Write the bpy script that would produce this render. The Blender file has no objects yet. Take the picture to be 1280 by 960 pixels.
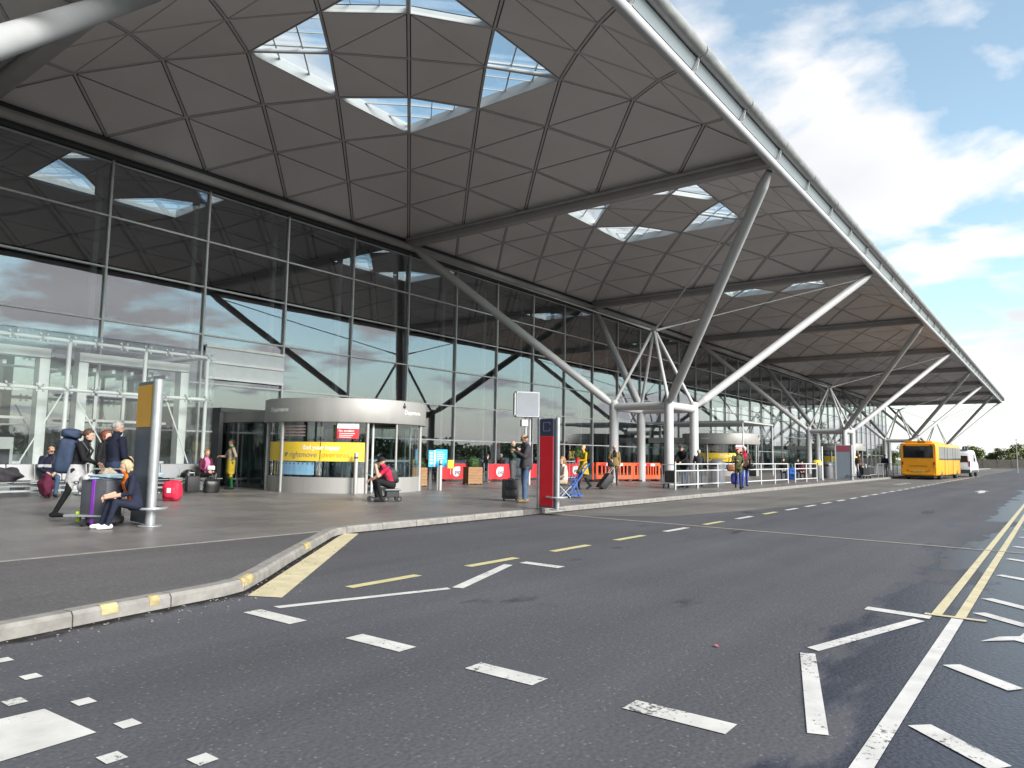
import bpy, bmesh, math, random
import numpy as np
from mathutils import Vector, Matrix
random.seed(7)
R = math.radians
sc = bpy.context.scene
col = sc.collection
# ------------------------------------------------------------------ camera
cam_d = bpy.data.cameras.new("camera")
cam = bpy.data.objects.new("camera", cam_d); col.objects.link(cam)
cam.matrix_world = Matrix(((0.603, -0.086, -0.793, 0), (-0.798, -0.046, -0.601, 0), (0.015, 0.995, -0.097, 1.48), (0, 0, 0, 1)))
def _cam_axes(yaw, pitch, roll):
    fw = Vector((math.cos(yaw)*math.cos(pitch), math.sin(yaw)*math.cos(pitch), math.sin(pitch)))
    rt = Vector((math.sin(yaw), -math.cos(yaw), 0)); up = rt.cross(fw)
    c, s = math.cos(roll), math.sin(roll)
    return rt*c+up*s, up*c-rt*s, fw
_r, _u, _f = _cam_axes(0.6487, 0.0968, 0.0151)
cam.matrix_world = Matrix(((_r.x, _u.x, -_f.x, 0), (_r.y, _u.y, -_f.y, 0), (_r.z, _u.z, -_f.z, 1.48), (0, 0, 0, 1)))
cam_d.sensor_width = 36; cam_d.lens = 899.0/1280*36
cam_d.clip_start = 0.05; cam_d.clip_end = 6000
sc.camera = cam
# ------------------------------------------------------------------ light
SUN_EL, SUN_AZ = R(30), R(266)            # azimuth of the sun seen from the scene (math angle)
w = bpy.data.worlds.new("World"); sc.world = w; w.use_nodes = True
nt = w.node_tree; N = nt.nodes; L = nt.links; N.clear()
def nd(t, **kw):
    n = N.new(t)
    for k, v in kw.items(): setattr(n, k, v)
    return n
wout = nd('ShaderNodeOutputWorld'); bg = nd('ShaderNodeBackground'); bg.inputs['Strength'].default_value = 0.077
sky = nd('ShaderNodeTexSky', sky_type='NISHITA'); sky.sun_disc = False
sky.sun_elevation = SUN_EL; sky.sun_rotation = math.pi/2-SUN_AZ; sky.air_density = 1.0; sky.dust_density = 0.25; sky.ozone_density = 1.2
tc = nd('ShaderNodeTexCoord'); sep = nd('ShaderNodeSeparateXYZ'); L.new(tc.outputs['Generated'], sep.inputs[0])
mx = nd('ShaderNodeMath', operation='MAXIMUM'); L.new(sep.outputs['Z'], mx.inputs[0]); mx.inputs[1].default_value = 0.0
ad = nd('ShaderNodeMath', operation='ADD'); L.new(mx.outputs[0], ad.inputs[0]); ad.inputs[1].default_value = 0.16
dx = nd('ShaderNodeMath', operation='DIVIDE'); L.new(sep.outputs['X'], dx.inputs[0]); L.new(ad.outputs[0], dx.inputs[1])
dy = nd('ShaderNodeMath', operation='DIVIDE'); L.new(sep.outputs['Y'], dy.inputs[0]); L.new(ad.outputs[0], dy.inputs[1])
cmb = nd('ShaderNodeCombineXYZ'); L.new(dx.outputs[0], cmb.inputs[0]); L.new(dy.outputs[0], cmb.inputs[1]); cmb.inputs[2].default_value = 1.73
n1 = nd('ShaderNodeTexNoise'); n1.inputs['Scale'].default_value = 1.9; n1.inputs['Detail'].default_value = 9; n1.inputs['Roughness'].default_value = 0.52
n1.inputs['Distortion'].default_value = 0.25
L.new(cmb.outputs[0], n1.inputs['Vector'])
cr = nd('ShaderNodeValToRGB'); cr.color_ramp.elements[0].position = 0.49; cr.color_ramp.elements[1].position = 0.58
cr.color_ramp.elements[0].color = (0.10, 0.10, 0.10, 1); cr.color_ramp.elements[1].color = (1, 1, 1, 1)
L.new(n1.outputs['Fac'], cr.inputs['Fac'])
# low cloud veil near the horizon
hz = nd('ShaderNodeMapRange'); L.new(sep.outputs['Z'], hz.inputs['Value'])
hz.inputs['From Min'].default_value = 0.02; hz.inputs['From Max'].default_value = 0.14; hz.inputs['To Min'].default_value = 0.92; hz.inputs['To Max'].default_value = 0.0
mxc = nd('ShaderNodeMath', operation='MAXIMUM'); L.new(cr.outputs['Color'], mxc.inputs[0]); L.new(hz.outputs[0], mxc.inputs[1])
n2 = nd('ShaderNodeTexNoise'); n2.inputs['Scale'].default_value = 0.8; n2.inputs['Detail'].default_value = 6
mp = nd('ShaderNodeMapping'); mp.inputs['Location'].default_value = (4.1, 1.3, 0); L.new(cmb.outputs[0], mp.inputs['Vector']); L.new(mp.outputs[0], n2.inputs['Vector'])
cc = nd('ShaderNodeValToRGB'); cc.color_ramp.elements[0].position = 0.36; cc.color_ramp.elements[1].position = 0.60
cc.color_ramp.elements[0].color = (5.0, 5.12, 5.4, 1); cc.color_ramp.elements[1].color = (6.5, 6.5, 6.5, 1)
L.new(n2.outputs['Fac'], cc.inputs['Fac'])
bl = nd('ShaderNodeMix', data_type='RGBA', blend_type='MULTIPLY'); bl.inputs[0].default_value = 1.0
L.new(sky.outputs[0], bl.inputs[6]); bl.inputs[7].default_value = (1.62, 1.70, 1.47, 1)
mixs = nd('ShaderNodeMix', data_type='RGBA'); L.new(mxc.outputs[0], mixs.inputs[0]); L.new(bl.outputs[2], mixs.inputs[6]); L.new(cc.outputs[0], mixs.inputs[7])
L.new(mixs.outputs[2], bg.inputs['Color']); L.new(bg.outputs[0], wout.inputs['Surface'])
sun_d = bpy.data.lights.new("sun", 'SUN'); sun_d.energy = 3.4; sun_d.angle = R(32); sun_d.color = (1, 0.96, 0.9)
sun = bpy.data.objects.new("sun", sun_d); col.objects.link(sun)
sd = Vector((math.cos(SUN_AZ)*math.cos(SUN_EL), math.sin(SUN_AZ)*math.cos(SUN_EL), math.sin(SUN_EL)))
sun.rotation_euler = sd.to_track_quat('Z', 'Y').to_euler(); sun.location = (0, -20, 40)
sc.view_settings.view_transform = 'Standard'; sc.view_settings.look = 'None'; sc.view_settings.gamma = 1; sc.view_settings.exposure = 1.17
sc.cycles.max_bounces = 12; sc.cycles.diffuse_bounces = 8; sc.cycles.transparent_max_bounces = 24; sc.cycles.glossy_bounces = 5; sc.cycles.transmission_bounces = 6
sc.cycles.caustics_reflective = False; sc.cycles.caustics_refractive = False; sc.cycles.sample_clamp_indirect = 6
# ------------------------------------------------------------------ helpers
class MB:
    def __init__(s): s.v = []; s.f = []; s.m = []
    def add(s, vs, fs, mi=0):
        o = len(s.v); s.v += [tuple(v) for v in vs]; s.f += [tuple(i+o for i in f) for f in fs]; s.m += [mi]*len(fs); return s
    def box(s, x0, x1, y0, y1, z0, z1, mi=0):
        return s.add([(x0,y0,z0),(x1,y0,z0),(x1,y1,z0),(x0,y1,z0),(x0,y0,z1),(x1,y0,z1),(x1,y1,z1),(x0,y1,z1)],
                     [(0,3,2,1),(4,5,6,7),(0,1,5,4),(1,2,6,5),(2,3,7,6),(3,0,4,7)], mi)
    def cbox(s, c, d, rz=0, mi=0, ry=0):
        m = Matrix.Rotation(rz, 3, 'Z') @ Matrix.Rotation(ry, 3, 'Y'); c = Vector(c)
        vs = [c+m@Vector((a*d[0]/2, b*d[1]/2, e*d[2]/2)) for e in (-1,1) for a,b in ((-1,-1),(1,-1),(1,1),(-1,1))]
        return s.add(vs, [(0,3,2,1),(4,5,6,7),(0,1,5,4),(1,2,6,5),(2,3,7,6),(3,0,4,7)], mi)
    def tube(s, p0, p1, r0, r1=None, n=12, mi=0, caps=True):
        p0 = Vector(p0); p1 = Vector(p1); r1 = r0 if r1 is None else r1
        d = (p1-p0).normalized(); a = d.orthogonal().normalized() if abs(d.z) < .999 else Vector((1,0,0)); b = d.cross(a)
        vs = []
        for p, r in ((p0, r0), (p1, r1)):
            for i in range(n):
                t = 2*math.pi*i/n; vs.append(p+(a*math.cos(t)+b*math.sin(t))*r)
        fs = [(i, (i+1) % n, n+(i+1) % n, n+i) for i in range(n)]
        if caps: fs += [tuple(range(n-1, -1, -1)), tuple(range(n, 2*n))]
        return s.add(vs, fs, mi)
    def path(s, pts, r, n=10, mi=0):
        for a, b in zip(pts[:-1], pts[1:]): s.tube(a, b, r, n=n, mi=mi)
        for p in pts[1:-1]: s.ball(p, (r*1.0,)*3, 8, 6, mi)
        return s
    def bar(s, p0, p1, w, h, mi=0, up=(0,0,1)):
        p0 = Vector(p0); p1 = Vector(p1); d = (p1-p0).normalized(); u = Vector(up)
        if abs(d.dot(u)) > .99: u = Vector((0,1,0))
        sd_ = d.cross(u).normalized(); u = sd_.cross(d)
        vs = [p+sd_*a*w/2+u*b*h/2 for p in (p0, p1) for a, b in ((-1,-1),(1,-1),(1,1),(-1,1))]
        return s.add(vs, [(0,3,2,1),(4,5,6,7),(0,1,5,4),(1,2,6,5),(2,3,7,6),(3,0,4,7)], mi)
    def lathe(s, prof, c=(0,0,0), n=24, mi=0, a0=0, a1=2*math.pi):
        full = abs(a1-a0-2*math.pi) < 1e-6; k = n if full else n+1; vs = []
        for r, z in prof:
            for i in range(k):
                t = a0+(a1-a0)*i/n; vs.append((c[0]+r*math.cos(t), c[1]+r*math.sin(t), c[2]+z))
        fs = []
        for j in range(len(prof)-1):
            for i in range(n):
                i2 = (i+1) % k; fs.append((j*k+i, j*k+i2, (j+1)*k+i2, (j+1)*k+i))
        return s.add(vs, fs, mi)
    def arc(s, c, r0, r1, z0, z1, a0, a1, n=12, mi=0):     # closed curved slab
        vs = []
        for i in range(n+1):
            t = a0+(a1-a0)*i/n; cx, sy = math.cos(t), math.sin(t)
            for r, z in ((r0,z0),(r1,z0),(r1,z1),(r0,z1)): vs.append((c[0]+r*cx, c[1]+r*sy, z))
        fs = [(0,1,2,3), tuple(4*n+q for q in (3,2,1,0))]
        for i in range(n):
            for q in range(4):
                a, b = 4*i+q, 4*i+(q+1) % 4; fs.append((a, a+4, b+4, b))
        return s.add(vs, fs, mi)
    def prism(s, poly, z0, z1, mi=0):
        n = len(poly); vs = [(p[0],p[1],z0) for p in poly]+[(p[0],p[1],z1) for p in poly]
        ar = sum(poly[i][0]*poly[(i+1) % n][1]-poly[(i+1) % n][0]*poly[i][1] for i in range(n))
        fs = [tuple(range(n-1,-1,-1)), tuple(range(n,2*n))]+[(i,(i+1) % n,n+(i+1) % n,n+i) for i in range(n)]
        if ar < 0: fs = [tuple(reversed(f)) for f in fs]
        return s.add(vs, fs, mi)
    def ball(s, c, r, n=12, m=8, mi=0, rot=None):
        c = Vector(c); vs = []
        for j in range(1, m):
            ph = math.pi*j/m
            for i in range(n):
                t = 2*math.pi*i/n; q = Vector((r[0]*math.sin(ph)*math.cos(t), r[1]*math.sin(ph)*math.sin(t), r[2]*math.cos(ph)))
                vs.append(c+(rot@q if rot else q))
        a = Vector((0,0,r[2])); k = len(vs); vs += [c+(rot@a if rot else a), c-(rot@a if rot else a)]
        fs = [(j*n+i, (j+1)*n+i, (j+1)*n+(i+1) % n, j*n+(i+1) % n) for j in range(m-2) for i in range(n)]
        fs += [(k, i, (i+1) % n) for i in range(n)]+[(k+1, (m-2)*n+(i+1) % n, (m-2)*n+i) for i in range(n)]
        return s.add(vs, fs, mi)
    def mesh(s, name, off=(0,0,0), bevel=0, smooth=None):
        me = bpy.data.meshes.new(name); o = Vector(off)
        me.from_pydata([tuple(Vector(v)-o) for v in s.v] if o.length else s.v, [], s.f); me.update()
        me.polygons.foreach_set('material_index', s.m)
        if bevel:
            bm = bmesh.new(); bm.from_mesh(me); bmesh.ops.remove_doubles(bm, verts=bm.verts, dist=1e-5)
            bmesh.ops.recalc_face_normals(bm, faces=bm.faces)
            es = [e for e in bm.edges if len(e.link_faces) == 2 and e.calc_face_angle(0) > R(35)]
            bmesh.ops.bevel(bm, geom=es, offset=bevel, segments=2, profile=.5, affect='EDGES', clamp_overlap=True)
            bm.to_mesh(me); bm.free()
        if smooth:
            me.polygons.foreach_set('use_smooth', [True]*len(me.polygons)); me.set_sharp_from_angle(angle=R(smooth))
        return me
    def build(s, name, mats, parent=None, bevel=0, smooth=None, kind=None, rebase=True):
        off = parent_base(parent) if (parent is not None and rebase) else (0,0,0)
        me = s.mesh(name, off, bevel, smooth)
        for m in (mats if isinstance(mats, (list, tuple)) else [mats]): me.materials.append(m)
        return link(name, me, parent, kind)
def parent_base(p):
    v = Vector((0,0,0))
    while p is not None: v = v+p.location; p = p.parent
    return v
def link(name, me, parent=None, kind=None):
    o = bpy.data.objects.new(name, me); col.objects.link(o)
    if parent is not None: o.parent = parent
    if kind: o['kind'] = kind
    return o
def tag(o, label=None, cat=None, group=None, kind=None):
    if label: o['label'] = label
    if cat: o['category'] = cat
    if group: o['group'] = group
    if kind: o['kind'] = kind
    return o
def thing(name, label, cat, loc=(0,0,0), rz=0, group=None):
    o = bpy.data.objects.new(name, None); col.objects.link(o); o.empty_display_size = .2
    o.location = loc; o.rotation_euler = (0,0,rz)
    return tag(o, label, cat, group)
def copy_tree(o, parent=None):
    c = o.copy(); col.objects.link(c)
    if parent is not None: c.parent = parent
    for ch in list(o.children): copy_tree(ch, c)
    return c
def dup(o, loc, rz=None, label=None):
    c = copy_tree(o); c.location = loc
    if rz is not None: c.rotation_euler = (0,0,rz)
    if label: c['label'] = label
    return c
# ------------------------------------------------------------------ materials
def new_mat(name):
    m = bpy.data.materials.new(name); m.use_nodes = True
    return m, m.node_tree, m.node_tree.nodes['Principled BSDF']
def mat(name, c, rough=.6, metal=0, var=.12, scale=6.0, bump=0.0, bscale=40.0, spec=.5, rvar=0.0, stretch=None, emit=None):
    m, t, b = new_mat(name)
    n, l = t.nodes, t.links
    tc_ = n.new('ShaderNodeTexCoord'); v = tc_.outputs['Object']
    if stretch:
        mp_ = n.new('ShaderNodeMapping'); mp_.inputs['Scale'].default_value = stretch; l.new(v, mp_.inputs['Vector']); v = mp_.outputs[0]
    if var:
        no = n.new('ShaderNodeTexNoise'); no.inputs['Scale'].default_value = scale; no.inputs['Detail'].default_value = 6; l.new(v, no.inputs['Vector'])
        mr = n.new('ShaderNodeMapRange'); mr.inputs['From Min'].default_value = .3; mr.inputs['From Max'].default_value = .7
        mr.inputs['To Min'].default_value = 1-var; mr.inputs['To Max'].default_value = 1+var; l.new(no.outputs['Fac'], mr.inputs['Value'])
        vm = n.new('ShaderNodeVectorMath'); vm.operation = 'SCALE'; vm.inputs[0].default_value = c[:3]; l.new(mr.outputs[0], vm.inputs['Scale'])
        l.new(vm.outputs[0], b.inputs['Base Color'])
        if rvar:
            m2 = n.new('ShaderNodeMapRange'); m2.inputs['From Min'].default_value = .3; m2.inputs['From Max'].default_value = .7
            m2.inputs['To Min'].default_value = max(.03, rough-rvar); m2.inputs['To Max'].default_value = min(1, rough+rvar); l.new(no.outputs['Fac'], m2.inputs['Value'])
            l.new(m2.outputs[0], b.inputs['Roughness'])
    else: b.inputs['Base Color'].default_value = (*c[:3], 1)
    if not rvar: b.inputs['Roughness'].default_value = rough
    b.inputs['Metallic'].default_value = metal; b.inputs['Specular IOR Level'].default_value = spec
    if bump:
        nb = n.new('ShaderNodeTexNoise'); nb.inputs['Scale'].default_value = bscale; nb.inputs['Detail'].default_value = 4; l.new(v, nb.inputs['Vector'])
        bp = n.new('ShaderNodeBump'); bp.inputs['Strength'].default_value = bump; bp.inputs['Distance'].default_value = .02
        l.new(nb.outputs['Fac'], bp.inputs['Height']); l.new(bp.outputs[0], b.inputs['Normal'])
    if emit:
        b.inputs['Emission Color'].default_value = (*c[:3], 1); b.inputs['Emission Strength'].default_value = emit
    return m
def glass_mat(name, refl, tint, wav=0.0, wscale=.6, film=0.0):
    m = bpy.data.materials.new(name); m.use_nodes = True; t = m.node_tree; n, l = t.nodes, t.links; n.clear()
    out = n.new('ShaderNodeOutputMaterial'); tr = n.new('ShaderNodeBsdfTransparent'); gl = n.new('ShaderNodeBsdfGlossy'); mix = n.new('ShaderNodeMixShader')
    tr.inputs['Color'].default_value = (*tint, 1); gl.inputs['Roughness'].default_value = 0.0; gl.inputs['Color'].default_value = (.96, .96, 1, 1)
    lw = n.new('ShaderNodeLayerWeight'); lw.inputs['Blend'].default_value = .5
    pw = n.new('ShaderNodeMath'); pw.operation = 'POWER'; l.new(lw.outputs['Facing'], pw.inputs[0]); pw.inputs[1].default_value = 4.0
    mr = n.new('ShaderNodeMapRange'); mr.inputs['To Min'].default_value = refl; mr.inputs['To Max'].default_value = 1.0; l.new(pw.outputs[0], mr.inputs['Value'])
    l.new(mr.outputs[0], mix.inputs['Fac']); l.new(tr.outputs[0], mix.inputs[1]); l.new(gl.outputs[0], mix.inputs[2])
    if wav:
        tc_ = n.new('ShaderNodeTexCoord'); no = n.new('ShaderNodeTexNoise'); no.inputs['Scale'].default_value = wscale; no.inputs['Detail'].default_value = 1; l.new(tc_.outputs['Object'], no.inputs['Vector'])
        bp = n.new('ShaderNodeBump'); bp.inputs['Strength'].default_value = wav; bp.inputs['Distance'].default_value = .05; l.new(no.outputs['Fac'], bp.inputs['Height']); l.new(bp.outputs[0], gl.inputs['Normal'])
    last = mix
    if film:
        df = n.new('ShaderNodeBsdfDiffuse'); df.inputs['Color'].default_value = (.7, .72, .72, 1); m2 = n.new('ShaderNodeMixShader')
        tc2 = n.new('ShaderNodeTexCoord'); n3 = n.new('ShaderNodeTexNoise'); n3.inputs['Scale'].default_value = 1.3; n3.inputs['Detail'].default_value = 5; l.new(tc2.outputs['Object'], n3.inputs['Vector'])
        m3 = n.new('ShaderNodeMapRange'); m3.inputs['From Min'].default_value = .35; m3.inputs['From Max'].default_value = .7; m3.inputs['To Min'].default_value = film*.5; m3.inputs['To Max'].default_value = film*1.5
        l.new(n3.outputs['Fac'], m3.inputs['Value']); l.new(m3.outputs[0], m2.inputs['Fac']); l.new(mix.outputs[0], m2.inputs[1]); l.new(df.outputs[0], m2.inputs[2]); last = m2
    l.new(last.outputs[0], out.inputs['Surface'])
    return m
M = {}
M['panel'] = mat('perforated_panel', (.80,.78,.755), .75, 0, .05, .35, spec=.2)
M['deck'] = mat('roof_deck', (.055,.053,.05), .9, 0, 0)
M['rib'] = mat('rib_steel', (.60,.58,.56), .6, 0, .06, 1)
M['beam'] = mat('beam_steel', (.42,.41,.40), .55, 0, .08, 1.2)
M['white_steel'] = mat('white_steel', (.50,.505,.505), .42, 0, .05, 1.5, rvar=.08)
M['white'] = mat('white_paint', (.78,.79,.78), .45, 0, .05, 3)
M['zinc'] = mat('zinc', (.30,.305,.30), .55, .25, .16, 2.4, bump=.08, bscale=8, rvar=.12, stretch=(1,3,3))
M['mullion'] = mat('mullion_aluminium', (.56,.57,.57), .4, .1, .06, 3)
M['facade_glass'] = glass_mat('facade_glass', .20, (.72,.75,.755), .022, .7)
M['clear_glass'] = glass_mat('clear_glass', .055, (.965,.985,.978), .006, .8, film=.018)
M['gutter_glass'] = mat('gutter_glass', (.30,.345,.375), .2, 0, .05, .8, spec=.8)
M['roof_glass'] = glass_mat('roof_glass', .04, (.93,.97,.98))
M['door_glass'] = glass_mat('door_glass', .09, (.66,.72,.70), .01, .8)
M['steel'] = mat('brushed_steel', (.38,.37,.355), .6, .45, .05, 1.2, rvar=.05, stretch=(3,3,.25))
M['bench'] = mat('bench_steel', (.27,.275,.28), .42, .5, .06, 2)
M['galv'] = mat('galvanised_steel', (.40,.41,.42), .42, .6, .1, 8)
M['dark_metal'] = mat('dark_metal', (.07,.075,.08), .45, .2, .1, 5)
M['black'] = mat('black_plastic', (.018,.018,.02), .5, 0, .2, 8)
M['rubber'] = mat('rubber', (.022,.022,.024), .8, 0, .2, 12, bump=.1)
M['grey_panel'] = mat('totem_grey', (.115,.135,.16), .4, 0, .05, 3)
M['amber'] = mat('amber_panel', (.78,.40,.02), .4, 0, .04, 3)
M['red'] = mat('signal_red', (.72,.016,.028), .42, 0, .06, 3)
M['navy'] = mat('dark_blue_panel', (.035,.04,.085), .4, 0, .05, 3)
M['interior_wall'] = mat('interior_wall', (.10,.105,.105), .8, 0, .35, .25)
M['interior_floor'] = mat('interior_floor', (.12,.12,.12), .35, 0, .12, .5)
M['wood'] = mat('planter_wood', (.34,.19,.09), .7, 0, .25, 3, bump=.15, bscale=14, stretch=(1,1,9))
M['orange_plastic'] = mat('orange_plastic', (.86,.10,.02), .5, 0, .10, 5)
M['reflector_white'] = mat('reflector_white', (.82,.82,.82), .35, 0, .03, 8)
M['reflector_red'] = mat('reflector_red', (.62,.02,.04), .35, 0, .03, 8)
M['yellow_vinyl'] = mat('yellow_vinyl', (.86,.60,.05), .45, 0, .05, 2)
M['blue_sign'] = mat('blue_sign', (.05,.42,.72), .4, 0, .04, 3)
M['bus_orange'] = mat('bus_orange', (.86,.34,.012), .28, 0, .05, 1.2, rvar=.06)
M['dark_glass'] = mat('dark_glass', (.012,.014,.016), .06, 0, 0, spec=.7)
M['white_van'] = mat('van_white', (.74,.75,.76), .25, 0, .05, 1.5)
M['lamp_red'] = mat('tail_lamp', (.5,.015,.01), .2, 0, .05, 5)
M['lamp_amber'] = mat('indicator_lamp', (.8,.22,.02), .2, 0, .05, 5)
M['plate'] = mat('number_plate', (.75,.55,.05), .4, 0, .03, 5)
M['tyre'] = M['rubber']
M['hub'] = mat('wheel_hub', (.14,.14,.145), .4, .6, .1, 8)
M['white_sign'] = mat('white_sign', (.80,.80,.79), .5, 0, .03, 4)
M['text_white'] = mat('text_white', (.82,.82,.80), .5, 0, 0)
M['text_grey'] = mat('text_grey', (.22,.20,.17), .5, 0, 0)
M['text_orange'] = mat('text_orange', (.80,.25,.02), .5, 0, 0)
M['text_navy'] = mat('text_navy', (.03,.04,.10), .5, 0, 0)
M['fence'] = mat('fence_board', (.22,.185,.15), .8, 0, .2, 2)
def cloth(name, c, rough=.85, var=.18, scale=9, bump=.35, bscale=16): return mat('cloth_'+name, c, rough, 0, var, scale, bump*2.2, bscale*.7, spec=.2)
# ------------------------------------------------------------------ ground materials
def asphalt(name, base, speck=.3, wet=False, var=.16, rough=.82):
    m, t, b = new_mat(name); n, l = t.nodes, t.links
    tc_ = n.new('ShaderNodeTexCoord'); v = tc_.outputs['Object']
    big = n.new('ShaderNodeTexNoise'); big.inputs['Scale'].default_value = .35; big.inputs['Detail'].default_value = 7; l.new(v, big.inputs['Vector'])
    mid = n.new('ShaderNodeTexNoise'); mid.inputs['Scale'].default_value = 38; mid.inputs['Detail'].default_value = 3; l.new(v, mid.inputs['Vector'])
    f1 = n.new('ShaderNodeMapRange'); f1.inputs['From Min'].default_value = .3; f1.inputs['From Max'].default_value = .7; f1.inputs['To Min'].default_value = 1-var; f1.inputs['To Max'].default_value = 1+var; l.new(big.outputs['Fac'], f1.inputs['Value'])
    f2 = n.new('ShaderNodeMapRange'); f2.inputs['From Min'].default_value = .3; f2.inputs['From Max'].default_value = .7; f2.inputs['To Min'].default_value = .8; f2.inputs['To Max'].default_value = 1.2; l.new(mid.outputs['Fac'], f2.inputs['Value'])
    mu = n.new('ShaderNodeMath'); mu.operation = 'MULTIPLY'; l.new(f1.outputs[0], mu.inputs[0]); l.new(f2.outputs[0], mu.inputs[1])
    mp2 = n.new('ShaderNodeMapping'); mp2.inputs['Scale'].default_value = (.05,.75,1); l.new(v, mp2.inputs['Vector']); ln_ = n.new('ShaderNodeTexNoise'); ln_.inputs['Scale'].default_value = 1.6; ln_.inputs['Detail'].default_value = 5; l.new(mp2.outputs[0], ln_.inputs['Vector'])
    f3 = n.new('ShaderNodeMapRange'); f3.inputs['From Min'].default_value = .3; f3.inputs['From Max'].default_value = .7; f3.inputs['To Min'].default_value = .84; f3.inputs['To Max'].default_value = 1.14; l.new(ln_.outputs['Fac'], f3.inputs['Value'])
    mu2 = n.new('ShaderNodeMath'); mu2.operation = 'MULTIPLY'; l.new(mu.outputs[0], mu2.inputs[0]); l.new(f3.outputs[0], mu2.inputs[1]); mu = mu2
    vo = n.new('ShaderNodeTexVoronoi'); vo.inputs['Scale'].default_value = 34; l.new(v, vo.inputs['Vector'])
    # pale stones: only some of the cells
    rs = n.new('ShaderNodeSeparateColor'); l.new(vo.outputs['Color'], rs.inputs[0])
    sel = n.new('ShaderNodeMath'); sel.operation = 'GREATER_THAN'; l.new(rs.outputs[0], sel.inputs[0]); sel.inputs[1].default_value = .84
    near = n.new('ShaderNodeMapRange'); near.inputs['From Min'].default_value = .0; near.inputs['From Max'].default_value = .36; near.inputs['To Min'].default_value = 1; near.inputs['To Max'].default_value = 0; l.new(vo.outputs['Distance'], near.inputs['Value'])
    sp = n.new('ShaderNodeMath'); sp.operation = 'MULTIPLY'; l.new(sel.outputs[0], sp.inputs[0]); l.new(near.outputs[0], sp.inputs[1])
    vm = n.new('ShaderNodeVectorMath'); vm.operation = 'SCALE'; vm.inputs[0].default_value = base; l.new(mu.outputs[0], vm.inputs['Scale'])
    mix = n.new('ShaderNodeMix'); mix.data_type = 'RGBA'; mix.inputs[7].default_value = (speck, speck*.97, speck*.93, 1); l.new(sp.outputs[0], mix.inputs[0]); l.new(vm.outputs[0], mix.inputs[6])
    cur = mix.outputs[2]; b.inputs['Roughness'].default_value = rough; b.inputs['Specular IOR Level'].default_value = .35
    if wet:   # wet film along the crown of the road and in a few streaks
        se = n.new('ShaderNodeSeparateXYZ'); l.new(v, se.inputs[0])
        band = n.new('ShaderNodeMapRange'); band.inputs['From Min'].default_value = 2.1; band.inputs['From Max'].default_value = .9; band.inputs['To Min'].default_value = -.125; band.inputs['To Max'].default_value = .16; l.new(se.outputs['Y'], band.inputs['Value'])
        mp_ = n.new('ShaderNodeMapping'); mp_.inputs['Scale'].default_value = (.24,.75,1); mp_.inputs['Location'].default_value = (1.3,.4,0); l.new(v, mp_.inputs['Vector'])
        wn = n.new('ShaderNodeTexNoise'); wn.inputs['Scale'].default_value = 1.2; wn.inputs['Detail'].default_value = 8; wn.inputs['Roughness'].default_value = .6; l.new(mp_.outputs[0], wn.inputs['Vector'])
        sm = n.new('ShaderNodeMath'); sm.operation = 'ADD'; l.new(band.outputs[0], sm.inputs[0]); l.new(wn.outputs['Fac'], sm.inputs[1])
        wr = n.new('ShaderNodeMapRange'); wr.interpolation_type = 'SMOOTHSTEP'; wr.inputs['From Min'].default_value = .50; wr.inputs['From Max'].default_value = .585; l.new(sm.outputs[0], wr.inputs['Value'])
        dk = n.new('ShaderNodeMix'); dk.data_type = 'RGBA'; dk.blend_type = 'MULTIPLY'; dk.inputs[7].default_value = (.42,.46,.58,1); l.new(wr.outputs[0], dk.inputs[0]); l.new(cur, dk.inputs[6]); cur = dk.outputs[2]
        rr = n.new('ShaderNodeMapRange'); rr.inputs['To Min'].default_value = rough; rr.inputs['To Max'].default_value = .33; l.new(wr.outputs[0], rr.inputs['Value']); l.new(rr.outputs[0], b.inputs['Roughness'])
    l.new(cur, b.inputs['Base Color'])
    bp = n.new('ShaderNodeBump'); bp.inputs['Strength'].default_value = .22; bp.inputs['Distance'].default_value = .010; l.new(vo.outputs['Distance'], bp.inputs['Height']); l.new(bp.outputs[0], b.inputs['Normal'])
    return m
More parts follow.
